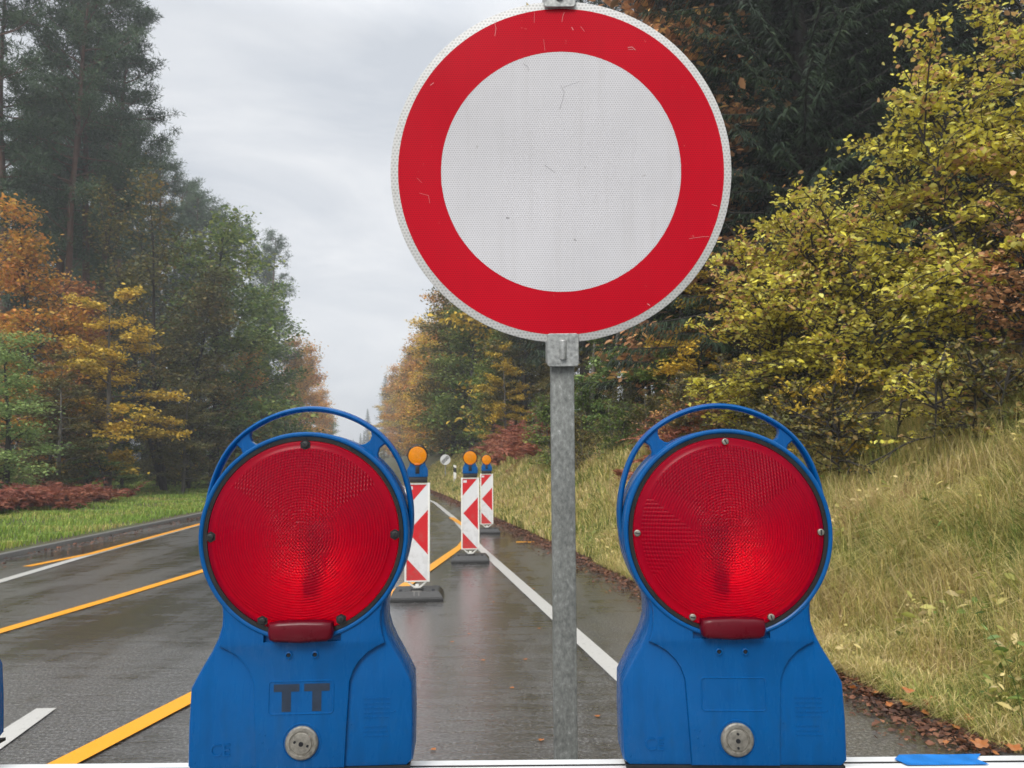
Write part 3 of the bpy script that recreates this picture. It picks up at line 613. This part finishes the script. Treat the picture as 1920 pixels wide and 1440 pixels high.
def spikes(P,D,ln,wd,R):                              # thin triangles: needle sprays
    n=len(P); D=unit(D); s=unit(np.cross(D,R.normal(0,1,(n,3)))); ln=np.asarray(ln).reshape(-1,1)*np.ones((n,1)); wd=np.asarray(wd).reshape(-1,1)
    v=np.stack([P-s*wd*.5,P+s*wd*.5,P+D*ln],1); i=np.arange(n)[:,None]*3
    return v.reshape(-1,3),[i+np.array([0,1,2])]
def twigs(P,D,ln,wd,R,sag=.3):                        # quads: short drooping spruce twigs
    n=len(P); D=unit(D); s=unit(np.cross(D,np.array([0,0,1.])+R.normal(0,.5,(n,3)))); ln=np.asarray(ln).reshape(-1,1)*np.ones((n,1)); wd=np.asarray(wd).reshape(-1,1)
    m=P+D*ln*.5; e=P+D*ln-np.array([0,0,1.])*ln*sag
    v=np.stack([P,m-s*wd*.5,e,m+s*wd*.5],1); i=np.arange(n)[:,None]*4
    return v.reshape(-1,3),[i+np.array([0,1,2,3])]
def curve(p0,d,L_,n,bend,R,wob=.08):
    pts=[np.array(p0,float)]; d=np.array(d,float)
    for k in range(n):
        d=unit(d+np.array([0,0,bend/n])+R.normal(0,wob,3)); pts.append(pts[-1]+d*L_/n)
    return np.array(pts)
def ptree(trunkVF,crownVF,bark,leafmat,cname='crown'):
    t=empty('x',(0,0,-500)); npmesh('trunk',trunkVF[0],trunkVF[1],bark,t,smooth=True); npmesh(cname,crownVF[0],crownVF[1],leafmat,t); return t
def broadleaf(seed,H=12,spread=4,cb=.15,nprim=26,nleaf=11000,ls=.2,flat=.5,elev=.5,rad=.02,stems=1,density=1.,layer=.16,top=.75,pw=.8):
    R=np.random.default_rng(seed); paths=[]; segs=[]
    for s_ in range(stems):
        a=R.uniform(0,2*PI); d0=(math.cos(a)*.25*(stems>1),math.sin(a)*.25*(stems>1),1)
        tr=curve((R.normal(0,.15*(stems>1)),R.normal(0,.15*(stems>1)),0),d0,H*.97,14,.2,R,.035); paths.append((tr,np.linspace(H*rad,.015,15)))
        for k in range(nprim):
            t=cb+(1-cb)*((k+R.uniform(0,1))/nprim)*.98; p=tr[0]*0; x=t*14; i=min(13,int(x)); p=tr[i]*(1-(x-i))+tr[i+1]*(x-i)
            tt=(t-cb)/(1-cb); prof=R.uniform(.75,1.15)*(.55+.45*math.sin(min(1,tt/.35)*PI/2))*math.sqrt(max(.03,1-max(0,tt-.25)/.75*top-.0))*(1-.25*tt)
            L_=spread*prof*R.uniform(.65,1.15); az=k*2.4+R.normal(0,.4); el=elev*(.3+tt*1.2)+R.normal(0,.22)
            b=curve(p,(math.cos(az)*math.cos(el),math.sin(az)*math.cos(el),math.sin(el)),L_,8,-.25,R,.1); r0=max(.012,H*rad*.38*(1-tt*.6)*L_/spread); paths.append((b,np.linspace(r0,.006,9)))
            for q in range(7):
                u=R.uniform(.25,1); j=min(7,int(u*8)); p2=b[j]; dd=unit(b[j+1]-b[j]); sd_=unit(np.cross(dd,[0,0,1])); 
                d2=dd*.7+sd_*R.choice([-1,1])*R.uniform(.4,1)+np.array([0,0,R.normal(.08,.2)])
                c=curve(p2,d2,L_*R.uniform(.25,.5)*(1.2-u*.6),4,-.12,R,.12); paths.append((c,np.linspace(r0*.35+.004,.003,5))); segs.append(c)
            segs.append(b[4:])
    ln=np.array([np.linalg.norm(np.diff(s_,axis=0),axis=1).sum() for s_ in segs]); pr=ln/ln.sum()
    act=R.uniform(0,1,len(segs))**pw*density+(.25 if pw<1 else .04); pr=pr*act; pr/=pr.sum()
    ch=R.choice(len(segs),nleaf,p=pr); P=np.zeros((nleaf,3))
    for k,c in enumerate(ch):
        s_=segs[c]; x=R.uniform(0,len(s_)-1); i=int(x); P[k]=s_[i]*(1-(x-i))+s_[min(i+1,len(s_)-1)]*(x-i)
    sg=H*.0018+spread*layer*.35
    P+=np.stack([R.normal(0,sg*1.3,nleaf),R.normal(0,sg*1.3,nleaf),R.normal(0,sg*.5,nleaf)],-1); P[:,2]=np.maximum(P[:,2],.1)
    return tubes(paths),leaves(P,ls,flat,R)
def spruce(seed,H=26,spread=3.8,cb=.06,nb=340,tw=46,tl=.55):
    R=np.random.default_rng(seed); tr=curve((0,0,0),(0,0,1),H,16,0,R,.006); paths=[(tr,np.linspace(H*.011,.02,17))]; Ps=[];Ds=[];Ls=[]
    for k in range(nb):
        t=cb+(1-cb)*(k+R.uniform())/nb; z=t*H; L_=spread*(1-t)**.75*R.uniform(.65,1.15)+.15; az=k*2.39996+R.normal(0,.3)
        el=-.1-.25*(1-t)+R.normal(0,.08); x=t*16; i=min(15,int(x)); p=tr[i]*(1-(x-i))+tr[i+1]*(x-i)
        b=curve(p,(math.cos(az)*math.cos(el),math.sin(az)*math.cos(el),math.sin(el)),L_,6,.35,R,.04); paths.append((b,np.linspace(.035*L_/spread+.01,.004,7)))
        m=int(tw*(L_/spread)**.8)+6; u=R.uniform(.12,1,m)*6; j=np.minimum(5,u.astype(int)); fr=(u-j)[:,None]; P=b[j]*(1-fr)+b[j+1]*fr
        dd=unit(b[j+1]-b[j]); sd_=np.stack([-dd[:,1],dd[:,0],np.zeros(m)],-1)*R.choice([-1,1],m)[:,None]
        wq=.03 if tw>200 else .05; Ps.append(P); Ds.append(dd*.75+sd_*R.uniform(.3,1,m)[:,None]+np.stack([np.zeros(m),np.zeros(m),-R.uniform(.1,.9,m)],-1)); Ls.append(tl*R.uniform(.5,1.2,m)*(1.1-.5*t))
    P=np.concatenate(Ps);D=np.concatenate(Ds);Ln=np.concatenate(Ls); return tubes(paths,5),twigs(P,D,Ln,np.minimum(Ln*.12,wq),R,.35)
def pine(seed,H=25,spread=3.4,cb=.45,nb=46,spk=13000):
    R=np.random.default_rng(seed); tr=curve((0,0,0),(0,0,1),H,16,0,R,.018); paths=[(tr,np.linspace(H*.0095,.03,17))]; puffs=[]
    for k in range(nb):
        t=(cb*.55)+(1-cb*.55)*(k+R.uniform())/nb; x=t*16; i=min(15,int(x)); p=tr[i]*(1-(x-i))+tr[i+1]*(x-i); dead=t<cb
        tt=max(0,(t-cb)/(1-cb)); L_=spread*(.45+.55*math.sin(min(1,tt/.3)*PI/2))*(1-tt**2.2*.8)*R.uniform(.5,1.15)*(.6 if dead else 1); az=k*2.4+R.normal(0,.5); el=.05+.5*tt+R.normal(0,.15)
        b=curve(p,(math.cos(az)*math.cos(el),math.sin(az)*math.cos(el),math.sin(el)),L_,7,.3,R,.13); paths.append((b,np.linspace(.018+.035*L_/spread,.008,8)))
        if dead and R.uniform()<.75: continue
        for q in range(6):
            u=R.uniform(.35,1); j=min(6,int(u*7)); d2=unit(b[j+1]-b[j])+R.normal(0,.6,3)+np.array([0,0,.2]); c=curve(b[j],d2,R.uniform(.4,1.1),3,.2,R,.15); paths.append((c,np.linspace(.012,.004,4))); puffs.append(c[-1]); puffs.append(c[2])
        puffs.append(b[-1])
    puffs=np.array(puffs); ch=R.integers(0,len(puffs),spk); o=R.normal(0,1,(spk,3)); o=unit(o)*R.uniform(0,.5,(spk,1))*np.array([1,1,.55]); P=puffs[ch]+o
    return tubes(paths,6),spikes(P,o+R.normal(0,.35,(spk,3))+np.array([0,0,.12]),R.uniform(.18,.34,spk),R.uniform(.035,.06,spk),R)
TYPES={}
def T(name,vf,bark,mat): TYPES[name]=ptree(vf[0],vf[1],bark,mat)
T('pineA',pine(1,25,3.4,.45,50,20000),BARK_P,FM['pine']); T('pineB',pine(2,25,4.1,.36,62,24000),BARK_P,FM['pine']); T('pineC',pine(3,25,3.6,.2,72,24000),BARK_P,FM['pine'])
T('spruceA',spruce(4,nb=380,tw=70),BARK_D,FM['spruce']); T('spruceB',spruce(5,26,4.4,.16,340,70),BARK_D,FM['spruce'])
T('spruceN',spruce(6,26,4.6,.04,480,250,.27),BARK_D,FM['spruce'])
T('leafA',broadleaf(10,12,4.2,.03,38,15000,.19,layer=.24),BARK_D,FM['green'])
T('leafB',broadleaf(11,12,3.6,.04,38,14000,.19,elev=.8,stems=1,layer=.24),BARK_D,FM['orange'])
T('leafC',broadleaf(12,12,5,.1,34,14000,.2,elev=.35,layer=.1),BARK_G,FM['yellow'])
T('sparse',broadleaf(13,17,5.5,.12,34,9000,.19,elev=.9,stems=2,rad=.011),BARK_D,FM['olive'])
T('sapling',broadleaf(14,4.5,2.0,.08,22,5200,.09,elev=.15,layer=.08,rad=.007),BARK_D,FM['green'])
T('shrub',broadleaf(15,2.2,1.5,.0,14,4200,.085,elev=.8,stems=4,rad=.008),BARK_G,FM['olive'])
T('pole',broadleaf(16,18,2.0,.62,16,2500,.16,elev=.5,rad=.006),BARK_G,FM['olive'])
BASEH=dict(pineA=25,pineB=25,pineC=25,spruceA=26,spruceB=26,spruceN=26,leafA=12,leafB=12,leafC=12,sparse=17,sapling=4.5,shrub=2.2,pole=18)
NAMES=dict(p='pine_tree',s='spruce_tree')
def plant(kind,px,D,h,label,cat='tree',mat=None,name=None,group=None,X=None,wide=1.):
    if X is None: X=at(px,872,D).x
    z=float(zg(X,D)); o=copy_tree(TYPES[kind]); k=h/BASEH[kind]; o.location=(X,D,z-.05); o.rotation_euler=(0,0,random.uniform(0,6.28)); o.scale=(k*wide,k*wide,k)
    if name is None: name='pine_tree' if kind.startswith('pine') else 'spruce_tree' if kind.startswith('spruce') else 'shrub' if kind=='shrub' else 'leafy_tree'
    o.name=name
    for c in o.children:
        if c.name.startswith('crown'):
            c.name='crown'
            if mat: c.material_slots[0].link='OBJECT'; c.material_slots[0].material=FM[mat]
        else: c.name='trunk'
    tag(o,label,cat,group); return o
# left side
plant('leafA',12,25.5,5.6,'light green bush at the left edge of the photo','bush',mat='lightgreen',name='bush',wide=1.15)
plant('leafB',50,31,11.6,'tall orange and rust tree above the light green bush',mat='orange',wide=.85)
plant('leafB',130,35,9.5,'rust coloured tree right beside the tall orange one',mat='rust')
plant('leafC',205,32,8.6,'spreading yellow tree with layered branches, left of the dark forked tree')
plant('leafC',110,29,5.4,'low olive brown tree below the tall orange one',mat='olive')
plant('sapling',205,30,2.6,'low green spreading bush on the edge of the left grass','bush',mat='green',name='bush',wide=1.6)
plant('sapling',90,28,2.2,'dark olive bush beside the light green one','bush',mat='olive',name='bush',wide=1.5)
plant('sparse',305,37,14.5,'dark forked tree with thin brown green crown, above the left red lamp')
plant('leafA',400,46,16,'tall green tree right of the dark forked tree',mat='green')
plant('leafB',350,42,12,'olive brown tree behind the dark forked tree',mat='olive')
plant('leafC',345,35,5,'low golden brown tree at the foot of the dark forked tree',mat='olive')
plant('leafA',475,58,15,'green tree above the left lamp handle, in front of the dark pines',mat='green')
plant('leafB',440,50,9,'orange brown tree over the left lamp handle',mat='orange')
plant('leafA',462,66,11,'low olive tree between the green tree and the far orange trees',mat='olive')
for px,D,h,k in ((-60,33,28,'pineA'),(5,37,28,'pineA'),(75,40,29,'pineA'),(118,38,28,'pineA'),(160,41,29,'pineA'),(165,42,27.5,'pineA'),(170,47,28,'pineC')):
    plant(k,px,D,h,'tall pine in the front row at the left, with bare reddish trunk',group='front row pines on the left')
for px,D,h,k in ((-20,50,27,'pineC'),(35,52,27,'pineB'),(95,50,28,'pineC'),(160,52,27,'pineB'),(215,55,26,'pineC'),(120,60,28,'pineA'),(45,62,28,'pineC'),(240,52,25.5,'pineC'),(270,60,28,'pineB'),(275,60,26,'pineC'),(310,62,25,'pineB'),(345,68,26,'pineC'),(290,70,28,'pineB'),(180,68,29,'pineB'),(190,66,29,'pineC'),(75,72,29,'pineB'),(380,74,28,'pineC')):
    plant(k,px,D,h,'misty pine standing deeper in the left wood',group='pines deeper in the left wood')
for px,D,h in ((410,70,25),(435,78,27.5),(455,84,27.5),(485,90,29),(512,100,29.5)):
    plant('pineC',px,D,h,'dark pine stepping down against the sky above the left lamp',group='pines stepping down against the sky')
for px,D,h in ((20,44,14),(85,46,13),(160,48,15),(230,50,14),(280,54,14),(-40,40,14),(350,64,14),(410,76,14)):
    plant('spruceA',px,D,h,'dark young spruce filling the left wood between the pines',group='young spruces in the left wood')
for px,D,h,m in ((533,92,16.5,'orange'),(556,108,18,'orange'),(576,124,17,'orange'),(594,140,16.5,'orange'),(520,84,10,'olive'),(606,165,13,'green'),(612,190,13,'olive')):
    plant('leafB' if m!='green' else 'leafA',px,D,h,'far autumn tree in the row beyond the left lamp',mat=m,group='far autumn trees left of the road')
for px,D in ((625,260),(640,300),(655,330),(668,300),(630,360),(648,380),(676,260),(690,230),(661,350),(634,280),(682,300),(645,320),(671,370)):
    plant('spruceA',px,D,random.uniform(8,12.5) if px not in (690,) else 16,'hazy conifer far off where the road disappears',group='hazy conifers at the end of the road')
# right side, far to near
for px,D,h,m in ((728,190,16,'yellow'),(738,165,15,'orange'),(751,140,16,'orange'),(764,122,15,'yellow'),(778,105,16,'orange'),(794,92,15.5,'orange'),(811,80,14,'yellow'),(828,72,14,'orange'),(758,150,20,'olive')):
    plant(random.choice(['leafB','leafC','leafB']),px,D,h,'glowing orange or yellow tree in the far row right of the road',mat=m,group='far autumn trees right of the road')
for px,D,h,m,k in ((842,64,13.5,'orange','leafB'),(850,56,12,'olive','leafA'),(872,60,16,'yellow','leafB'),(884,50,11,'green','leafA'),(905,54,15,'olive','leafB')):
    plant(k,px,D,h,'green and gold tree behind the amber lamps',mat=m,group='green and gold trees behind the amber lamps')
for px,D,h in ((720,200,22),(868,78,18.5),(885,70,20),(915,62,21),(950,56,21),(985,50,22),(1020,46,23)):
    plant('spruceB',px,D,h,'dark spruce rising behind the autumn trees, left of the sign post',group='spruces behind the autumn trees')
plant('leafB',925,42,7.2,'narrow yellow green tree left of the sign post',mat='green')
plant('leafC',948,38,5.2,'bright yellow green low tree beside the sign post',mat='yellow',wide=.8)
plant('leafA',985,40,9,'dull green tree directly left of the sign post',mat='olive')
plant('leafB',958,48,27,'tall yellow tree showing just above the sign',mat='yellow',wide=.8)
for px,D,h in ((1060,40,24),(1100,34,24),(1150,38,25),(1200,30,24),(1260,34,25),(1310,28,25),(1370,30,26),(1430,26,26),(1120,48,26),(1330,44,27),(1180,50,27),(1480,34,27),(1560,30,27),(1700,26,27),(1640,36,28),(1800,28,27),(1900,24,26),(1240,42,26)):
    plant('spruceB' if D>28 else 'spruceA',px,D,h,'dark spruce deep in the right wood',group='spruces deep in the right wood')
for px,D,h in ((1395,19.5,24),(1470,17.5,25),(1555,16,25),(1650,17,26),(1760,16.5,25),(1880,16,25),(1340,22,24)):
    plant('spruceN',px,D,h,'big dark spruce right behind the yellow hazel bush',group='big spruces behind the hazel bush')
for px,D,h in ((1108,26,13),(1182,22,12),(1218,21,12),(1255,24,13),(1150,25,13),(1285,20,12),(1325,18,12),(1078,30,13)):
    plant('pole',px,D,h,'thin dark bare trunk in the shade under the sign',group='thin bare trunks under the sign',name='leafy_tree')
plant('leafB',1300,18.5,14.5,'brown leaved tree at the upper right rim of the sign',mat='brown',wide=.9)
for px,D,h,m,l in ((1110,22,3.2,'green','green sapling with flat branches just right of the sign post'),(1175,20,4.2,'lightgreen','tallest pale green sapling below the sign'),(1245,17,3.6,'green','green sapling between the sign post and the right lamp'),(1300,15.5,3.4,'yellow','yellowish sapling left of the hazel bush'),(1060,27,3.6,'olive','olive sapling hidden behind the sign post')):
    plant('sapling',px,D,h,l,mat=m,name='sapling')
for px,D,h,m in ((1095,19,1.3,'olive'),(1150,17.5,1.2,'green'),(1210,16,1.1,'olive'),(1265,14.5,1.2,'brown'),(1310,13.5,1.2,'olive'),(1360,12.2,1.3,'olive'),(1400,11.4,1.2,'hazel'),(1050,22,1.8,'green'),(1180,18.5,1.2,'olive'),(1120,21,1.6,'green'),(1440,10.6,1.,'olive'),(1330,13,1.,'rust')):
    plant('shrub',px,D,h,'low mottled shrub along the foot of the right wood',cat='shrub',mat=m,group='low shrubs at the foot of the right wood')
rr=random.Random(5)
for D in (30,34,38,43,48,54,60,67,75,84,94,105,118,132,150,172):
    plant('leafA',0,D,rr.uniform(3.2,5.2),'low undergrowth bush along the left wood edge',cat='bush',name='bush',mat=rr.choice(['olive','green','olive','yellow']),group='undergrowth along the left wood edge',X=float(KL(D))-rr.uniform(7,8.5) if D<70 else float(KL(D))-rr.uniform(3.5,5))
for D in (30,34,38,43,48,54,60,67,75,84,94,105,118,132,150,172):
    plant('leafA',0,D,rr.uniform(2.6,4.6),'low undergrowth bush along the right wood edge beyond the beacons',cat='bush',name='bush',mat=rr.choice(['olive','green','orange','olive']),group='undergrowth along the right wood edge',X=float(K(D))+rr.uniform(5,6.5) if D<60 else float(K(D))+rr.uniform(3.6,5))
# ------------------------------------------------------------ big hazel bush and its neighbours
def bush(name,label,base,H,spread,n,ls,mat,seed,stems=7,lean=(0,0),cb=.05,nprim=22,cat='bush'):
    R=np.random.default_rng(seed)
    tv,cv=broadleaf(seed,H,spread,cb,nprim,n,ls,flat=.75,elev=.55,rad=.006,stems=stems,layer=.075,top=.6,pw=2.2)
    t=empty(name,base,0,label,cat)
    npmesh('stems',tv[0],tv[1],BARK_D,t,smooth=True); npmesh('foliage',cv[0],cv[1],FM[mat],t); return t
def onbank(px,D): X=at(px,872,D).x; return (X,D,float(zg(X,D))-.05)
bush('hazel_bush','huge yellow green hazel bush filling the right side above the grass bank',onbank(1930,8.6),3.2,2.0,23000,.068,'hazel',21,stems=6)
bush('hazel_bush','yellow olive hazel bush sloping down towards the right lamp',onbank(1640,9.6),2.75,1.7,16000,.066,'hazel',22,stems=5)
bush('hazel_bush','lower olive yellow bush directly above the right lamp',onbank(1470,11.0),2.7,1.4,11000,.07,'hazel',23,stems=4)
bush('brown_bush','brown and orange leaved bush at the right edge, below the hazel',onbank(1950,7.4),1.7,.8,4500,.06,'brown',24,stems=4)
bush('hazel_bush','tall thin yellow bush at the upper right corner',onbank(2110,8.6),4.8,1.5,9000,.065,'hazel',27,stems=3,cb=.4)
for i,(px,D,h,m,l) in enumerate(((1590,8.3,.75,'olive','small olive bramble at the top of the grass bank, left of centre'),(1745,7.6,.8,'hazel','yellow green bramble near the dark hollow on the bank'),(1870,6.9,.7,'olive','olive bramble at the right edge of the photo on top of the bank'),(1500,9.6,.8,'olive','olive bramble above the right lamp'),(1550,8.8,1.1,'yellow','bright yellow sprig in front of the hazel bush'))):
    bush('bramble',l,onbank(px,D),h,.75,2200,.05,m,40+i,stems=4,nprim=9,cat='shrub')
# ------------------------------------------------------------ bracken
def bracken(label,x0,D0,x1,D1,n,h,seed):
    R=np.random.default_rng(seed); P=[];Dv=[]
    a=at(x0,872,D0).x; b=at(x1,872,D1).x
    t=R.uniform(0,1,n); X=a+(b-a)*t+R.normal(0,.5,n); Y=D0+(D1-D0)*t+R.normal(0,.7,n); Zb=zg(X,Y)
    Vs=[];Ds=[];Ls=[]
    for k in range(n):
        az=R.uniform(0,2*PI); c=curve((X[k],Y[k],Zb[k]),(math.cos(az)*.6,math.sin(az)*.6,1),h*R.uniform(.7,1.3),7,-1.6,R,.08)
        u=np.repeat(np.arange(2,8),8); d=unit(c[np.minimum(u,7)]-c[u-1]); s=np.stack([-d[:,1],d[:,0],R.normal(-.1,.2,len(u))],-1)*np.tile([1,-1],len(u)//2)[:,None]
        Vs.append(c[np.minimum(u,7)]+d*R.uniform(-.5,.5,(len(u),1))*h/7); Ds.append(s+d*.3); Ls.append(h*.3*(8.5-u)/7)
    return tag(npmesh('bracken',*spikes(np.concatenate(Vs),np.concatenate(Ds),np.concatenate(Ls),np.concatenate(Ls)*.3,R),FM['bracken']),label,'bracken',kind='stuff')
bracken('red brown bracken at the left wood edge beside the grass',-60,19.5,160,27,420,1.15,51)
bracken('dark red bracken patch on the bank left of the sign post',950,40,1035,27,320,1.5,52)
bracken('faded pinkish bracken below the saplings right of the sign post',1270,15.5,1390,12.2,160,.8,53)
# ------------------------------------------------------------ grass
def blades(X,Y,h,wd,R,lean=.5,ax=None):
    n=len(X); Zb=zg(X,Y)-.02; P=np.stack([X,Y,Zb],-1); az=R.uniform(0,2*PI,n) ; l=np.stack([np.cos(az),np.sin(az),np.zeros(n)],-1)*R.uniform(.1,lean*2,n)[:,None]
    if ax is not None: l=l+np.asarray(ax)*R.uniform(0,1,(n,1))
    s=np.stack([np.sin(az+R.normal(0,.6,n)),-np.cos(az+R.normal(0,.6,n)),np.zeros(n)],-1); h=h[:,None]; wd=wd[:,None]
    up=np.array([0,0,1.]); m1=P+(up*.45+l*.15)*h; m2=P+(up*.8+l*.45)*h; tp=P+(up*1.-up*np.clip(np.linalg.norm(l,axis=1)[:,None]-.3,0,.6)*.6+l*.95)*h
    v=np.stack([P-s*wd*.5,P+s*wd*.5,m1-s*wd*.45,m1+s*wd*.45,m2-s*wd*.3,m2+s*wd*.3,tp],1); i=np.arange(n)[:,None]*7
    return v.reshape(-1,3),[np.concatenate([i+np.array([0,1,3,2]),i+np.array([2,3,5,4])]),i+np.array([4,5,6])]
def join(*vf):
    V=[];Q={};off=0
    for v,fs in vf:
        V.append(v)
        for f in fs: Q.setdefault(f.shape[1],[]).append(f+off)
        off+=len(v)
    return np.concatenate(V),[np.concatenate(x) for x in Q.values()]
R=np.random.default_rng(60)
def bank_pts(n,d0,d1,u0,u1,pw=1.):
    Y=d0*(d1/d0)**(R.uniform(0,1,n)**pw); U=R.uniform(u0,u1,n); X=K(Y)+U; return X,Y,U
def clump(X,Y,sc=.5): return .5+.5*np.sin(X*3.1+np.sin(Y*2.3)*2)*np.sin(Y*2.7+np.sin(X*1.9)*1.5)
parts=[]
X,Y,U=bank_pts(190000,3.6,12,.03,4.3); k=(X/Y<.78)&(X/Y>.1); X,Y,U=X[k],Y[k],U[k]
h=(.09+.34*np.clip(clump(X*1.6,Y*1.6),0,1.2)*R.uniform(.3,1.2,len(X)))*np.clip(.4+U*.8,0,1); parts.append(blades(X,Y,h,R.uniform(.002,.008,len(X)),R,.8,np.stack([-.25+.7*np.sin(X*2.1+Y*1.7),-.2+.6*np.cos(X*1.7-Y*2.3),0*X],-1)))
X,Y,U=bank_pts(9000,3.8,14,.5,4.2); k=(X/Y<.75); X,Y=X[k],Y[k]
parts.append(blades(X,Y,R.uniform(.35,.65,len(X)),R.uniform(.002,.0035,len(X)),R,.5,(-.2,0,0)))
X,Y,U=bank_pts(70000,10,60,.1,4.6); parts.append(blades(X,Y,.15+.3*clump(X,Y)*np.clip(.4+U*.6,0,1),.010+.0007*Y,R,.5))
X,Y,U=bank_pts(12000,3.8,12,.1,4.2); k=(X/Y<.78); X,Y=X[k],Y[k]; k=clump(X*1.3+5,Y*1.1)>.55; X,Y=X[k],Y[k]
parts.append(leaves(np.stack([X,Y,zg(X,Y)+R.uniform(.08,.34,len(X))],-1),R.uniform(.03,.075,len(X)),.7,R,.5))
X,Y,U=bank_pts(14000,3.7,10,.02,.5); parts.append(blades(X,Y,R.uniform(.06,.2,len(X)),R.uniform(.003,.007,len(X)),R,.8,(-.45,-.3,0)))
tag(npmesh('grass',*join(*parts),GRASS_R),'long half dry grass covering the bank right of the road','grass',kind='stuff')
parts=[]
n=110000; Y=8*(80/8)**(R.uniform(0,1,n)); U=R.uniform(.05,1,n)**1.15*14; X=KL(Y)-.14-U; k=(X/Y>-.78); X,Y,U=X[k],Y[k],U[k]
parts.append(blades(X,Y,(.07+.10*clump(X*.6,Y*.6))*(1+.5*(U>8)),.006+.0008*Y,R,.45))
tag(npmesh('grass',*join(*parts),GRASS_L),'short green grass verge left of the road','grass',kind='stuff')
# forest floor leaf litter and kerbside leaves
X,Y,U=bank_pts(26000,5,40,3.6,11); P=np.stack([X,Y,zg(X,Y)+.02],-1); vf=[leaves(P,.05+.003*Y,.35,R,.7)]
n=30000; Y=3.6*(45/3.6)**(R.uniform(0,1,n)**.9); U=np.where(R.uniform(size=n)<.6,R.normal(.03,.09,n),-np.abs(R.normal(0,.17,n))); X=K(Y)+U; P=np.stack([X,Y,np.maximum(zg(X,Y),0)+.012+.02*np.clip(1-abs(U-.05)/.15,0,1)*R.uniform(0,1,n)],-1)
vf.append(leaves(P,R.uniform(.005,.026,n)*R.choice([1,1,1,1.7],n)+.0007*Y,.3,R,.7))
n=700; Y=9*(40/9)**R.uniform(0,1,n); X=KL(Y)+np.abs(R.normal(0,.25,n)); vf.append(leaves(np.stack([X,Y,np.full(n,.012)],-1),.05,.3,R))
tag(npmesh('leaf_litter',*join(*vf),LEAFB),'brown leaf litter along the kerbs and on the wood floor','leaf litter',kind='stuff')
# bigger single leaves
def leafmesh(seed):
    rs=random.Random(seed); bm=bmesh.new(); n=22; pts=[]
    for k in range(n):
        a=2*PI*k/n; r=.5*(.55+.45*abs(math.cos(2.5*a))**.6)*rs.uniform(.88,1.08); pts.append(bm.verts.new((r*math.cos(a),r*math.sin(a)*.8,.18*math.sin(a*2+seed)*r+.35*r*r*rs.uniform(.6,1.2))))
    c=bm.verts.new((0,0,-.02))
    for k in range(n): bm.faces.new((pts[k-1],pts[k],c))
    s=[bm.verts.new(v) for v in ((-.45,-.012,.05),(-.45,.012,.05),(-.95,.006,.16))]; bm.faces.new(s)
    me=bpy.data.meshes.new('fallen_leaf'); bm.to_mesh(me); bm.free(); me.materials.append(LEAFO); return me
LM=[leafmesh(i) for i in range(4)]
spots=[(1600,1290,.05,.03),(1640,1300,.06,.03),(1668,1322,.045,.02),(1700,1318,.075,.04),(1735,1338,.06,.03),(1748,1312,.10,.07),(1790,1362,.06,.03),(1812,1345,.085,.06),(1838,1392,.09,.05),(1700,1247,.07,.2),(1888,1262,.075,.22),(1862,1408,.06,.04),(1900,1398,.075,.06),(1775,1395,.04,.01),(1690,1372,.035,.01)]
for i,(px,py,s,zz) in enumerate(spots):
    x,y=gp(px,py); z=max(0,float(zg(x,y)))+zz
    x,y=gp(px,py,z); o=bpy.data.objects.new('fallen_leaf',LM[i%4]); C.objects.link(o); o.location=(x,y,max(0,float(zg(x,y)))+zz*.7+.01); o.scale=(s,s,s); o.rotation_euler=(random.uniform(.1,.7),random.uniform(-.4,.4),random.uniform(0,6))
    tag(o,'curled orange brown leaf in the litter at the lower right kerb','leaf','orange leaves at the lower right kerb')
for i,(px,py) in enumerate(((812,1408),(848,1205),(985,1238),(1010,1180),(880,1190),(925,1130),(1000,1105),(905,1240),(960,1292),(1120,1345),(1015,1390))):
    x,y=gp(px,py); o=bpy.data.objects.new('fallen_leaf',LM[(i+1)%4]); C.objects.link(o); o.location=(x,y,.008); o.scale=(.035,.035,.015); o.rotation_euler=(0,0,random.uniform(0,6))
    tag(o,'small flattened leaf lying on the wet asphalt near the sign post','leaf','small leaves on the wet asphalt')
# weed stalk lower right
a=Vector((*gp(1925,1400),0)); a.z=float(zg(a.x,a.y)); e=at(1828,1150,a.y*.97)
pts=[a.lerp(e,t)+Vector((.05*math.sin(t*3),0,.03*math.sin(t*3.1))) for t in np.linspace(0,1,9)]
t=empty('weed_stalk',a,0,'single thin dark weed stalk leaning left over the lower right grass','weed')
npmesh('stalk',*tubes([([list(p-a) for p in pts],np.linspace(.0028,.0012,9))],5),FM['green'],t)
lp=np.array([list(pts[i]-a+Vector((random.uniform(-.03,.03),0,random.uniform(-.02,.02)))) for i in (4,5,6,6,7,8,8)]); npmesh('leaves',*leaves(lp,.05,.6,R,.4),FM['lightgreen'],t)
# drop the unplaced prototypes
for o in list(TYPES.values()):
    for c in list(o.children): bpy.data.objects.remove(c)
    bpy.data.objects.remove(o)
# ------------------------------------------------------------ haze
HAZE=.0017
bm=bmesh.new(); box(bm,(0,420,16),(1800,1160,40)); g=G('haze_air'); g.n.remove(g.b)
pv=g.n.new('ShaderNodeVolumePrincipled'); pv.inputs['Color'].default_value=(.93,.96,1,1); pv.inputs['Density'].default_value=HAZE; pv.inputs['Anisotropy'].default_value=.2; g.l.new(pv.outputs[0],g.o.inputs['Volume'])
hz=link('haze',bm,g.m); tag(hz,kind='stuff')
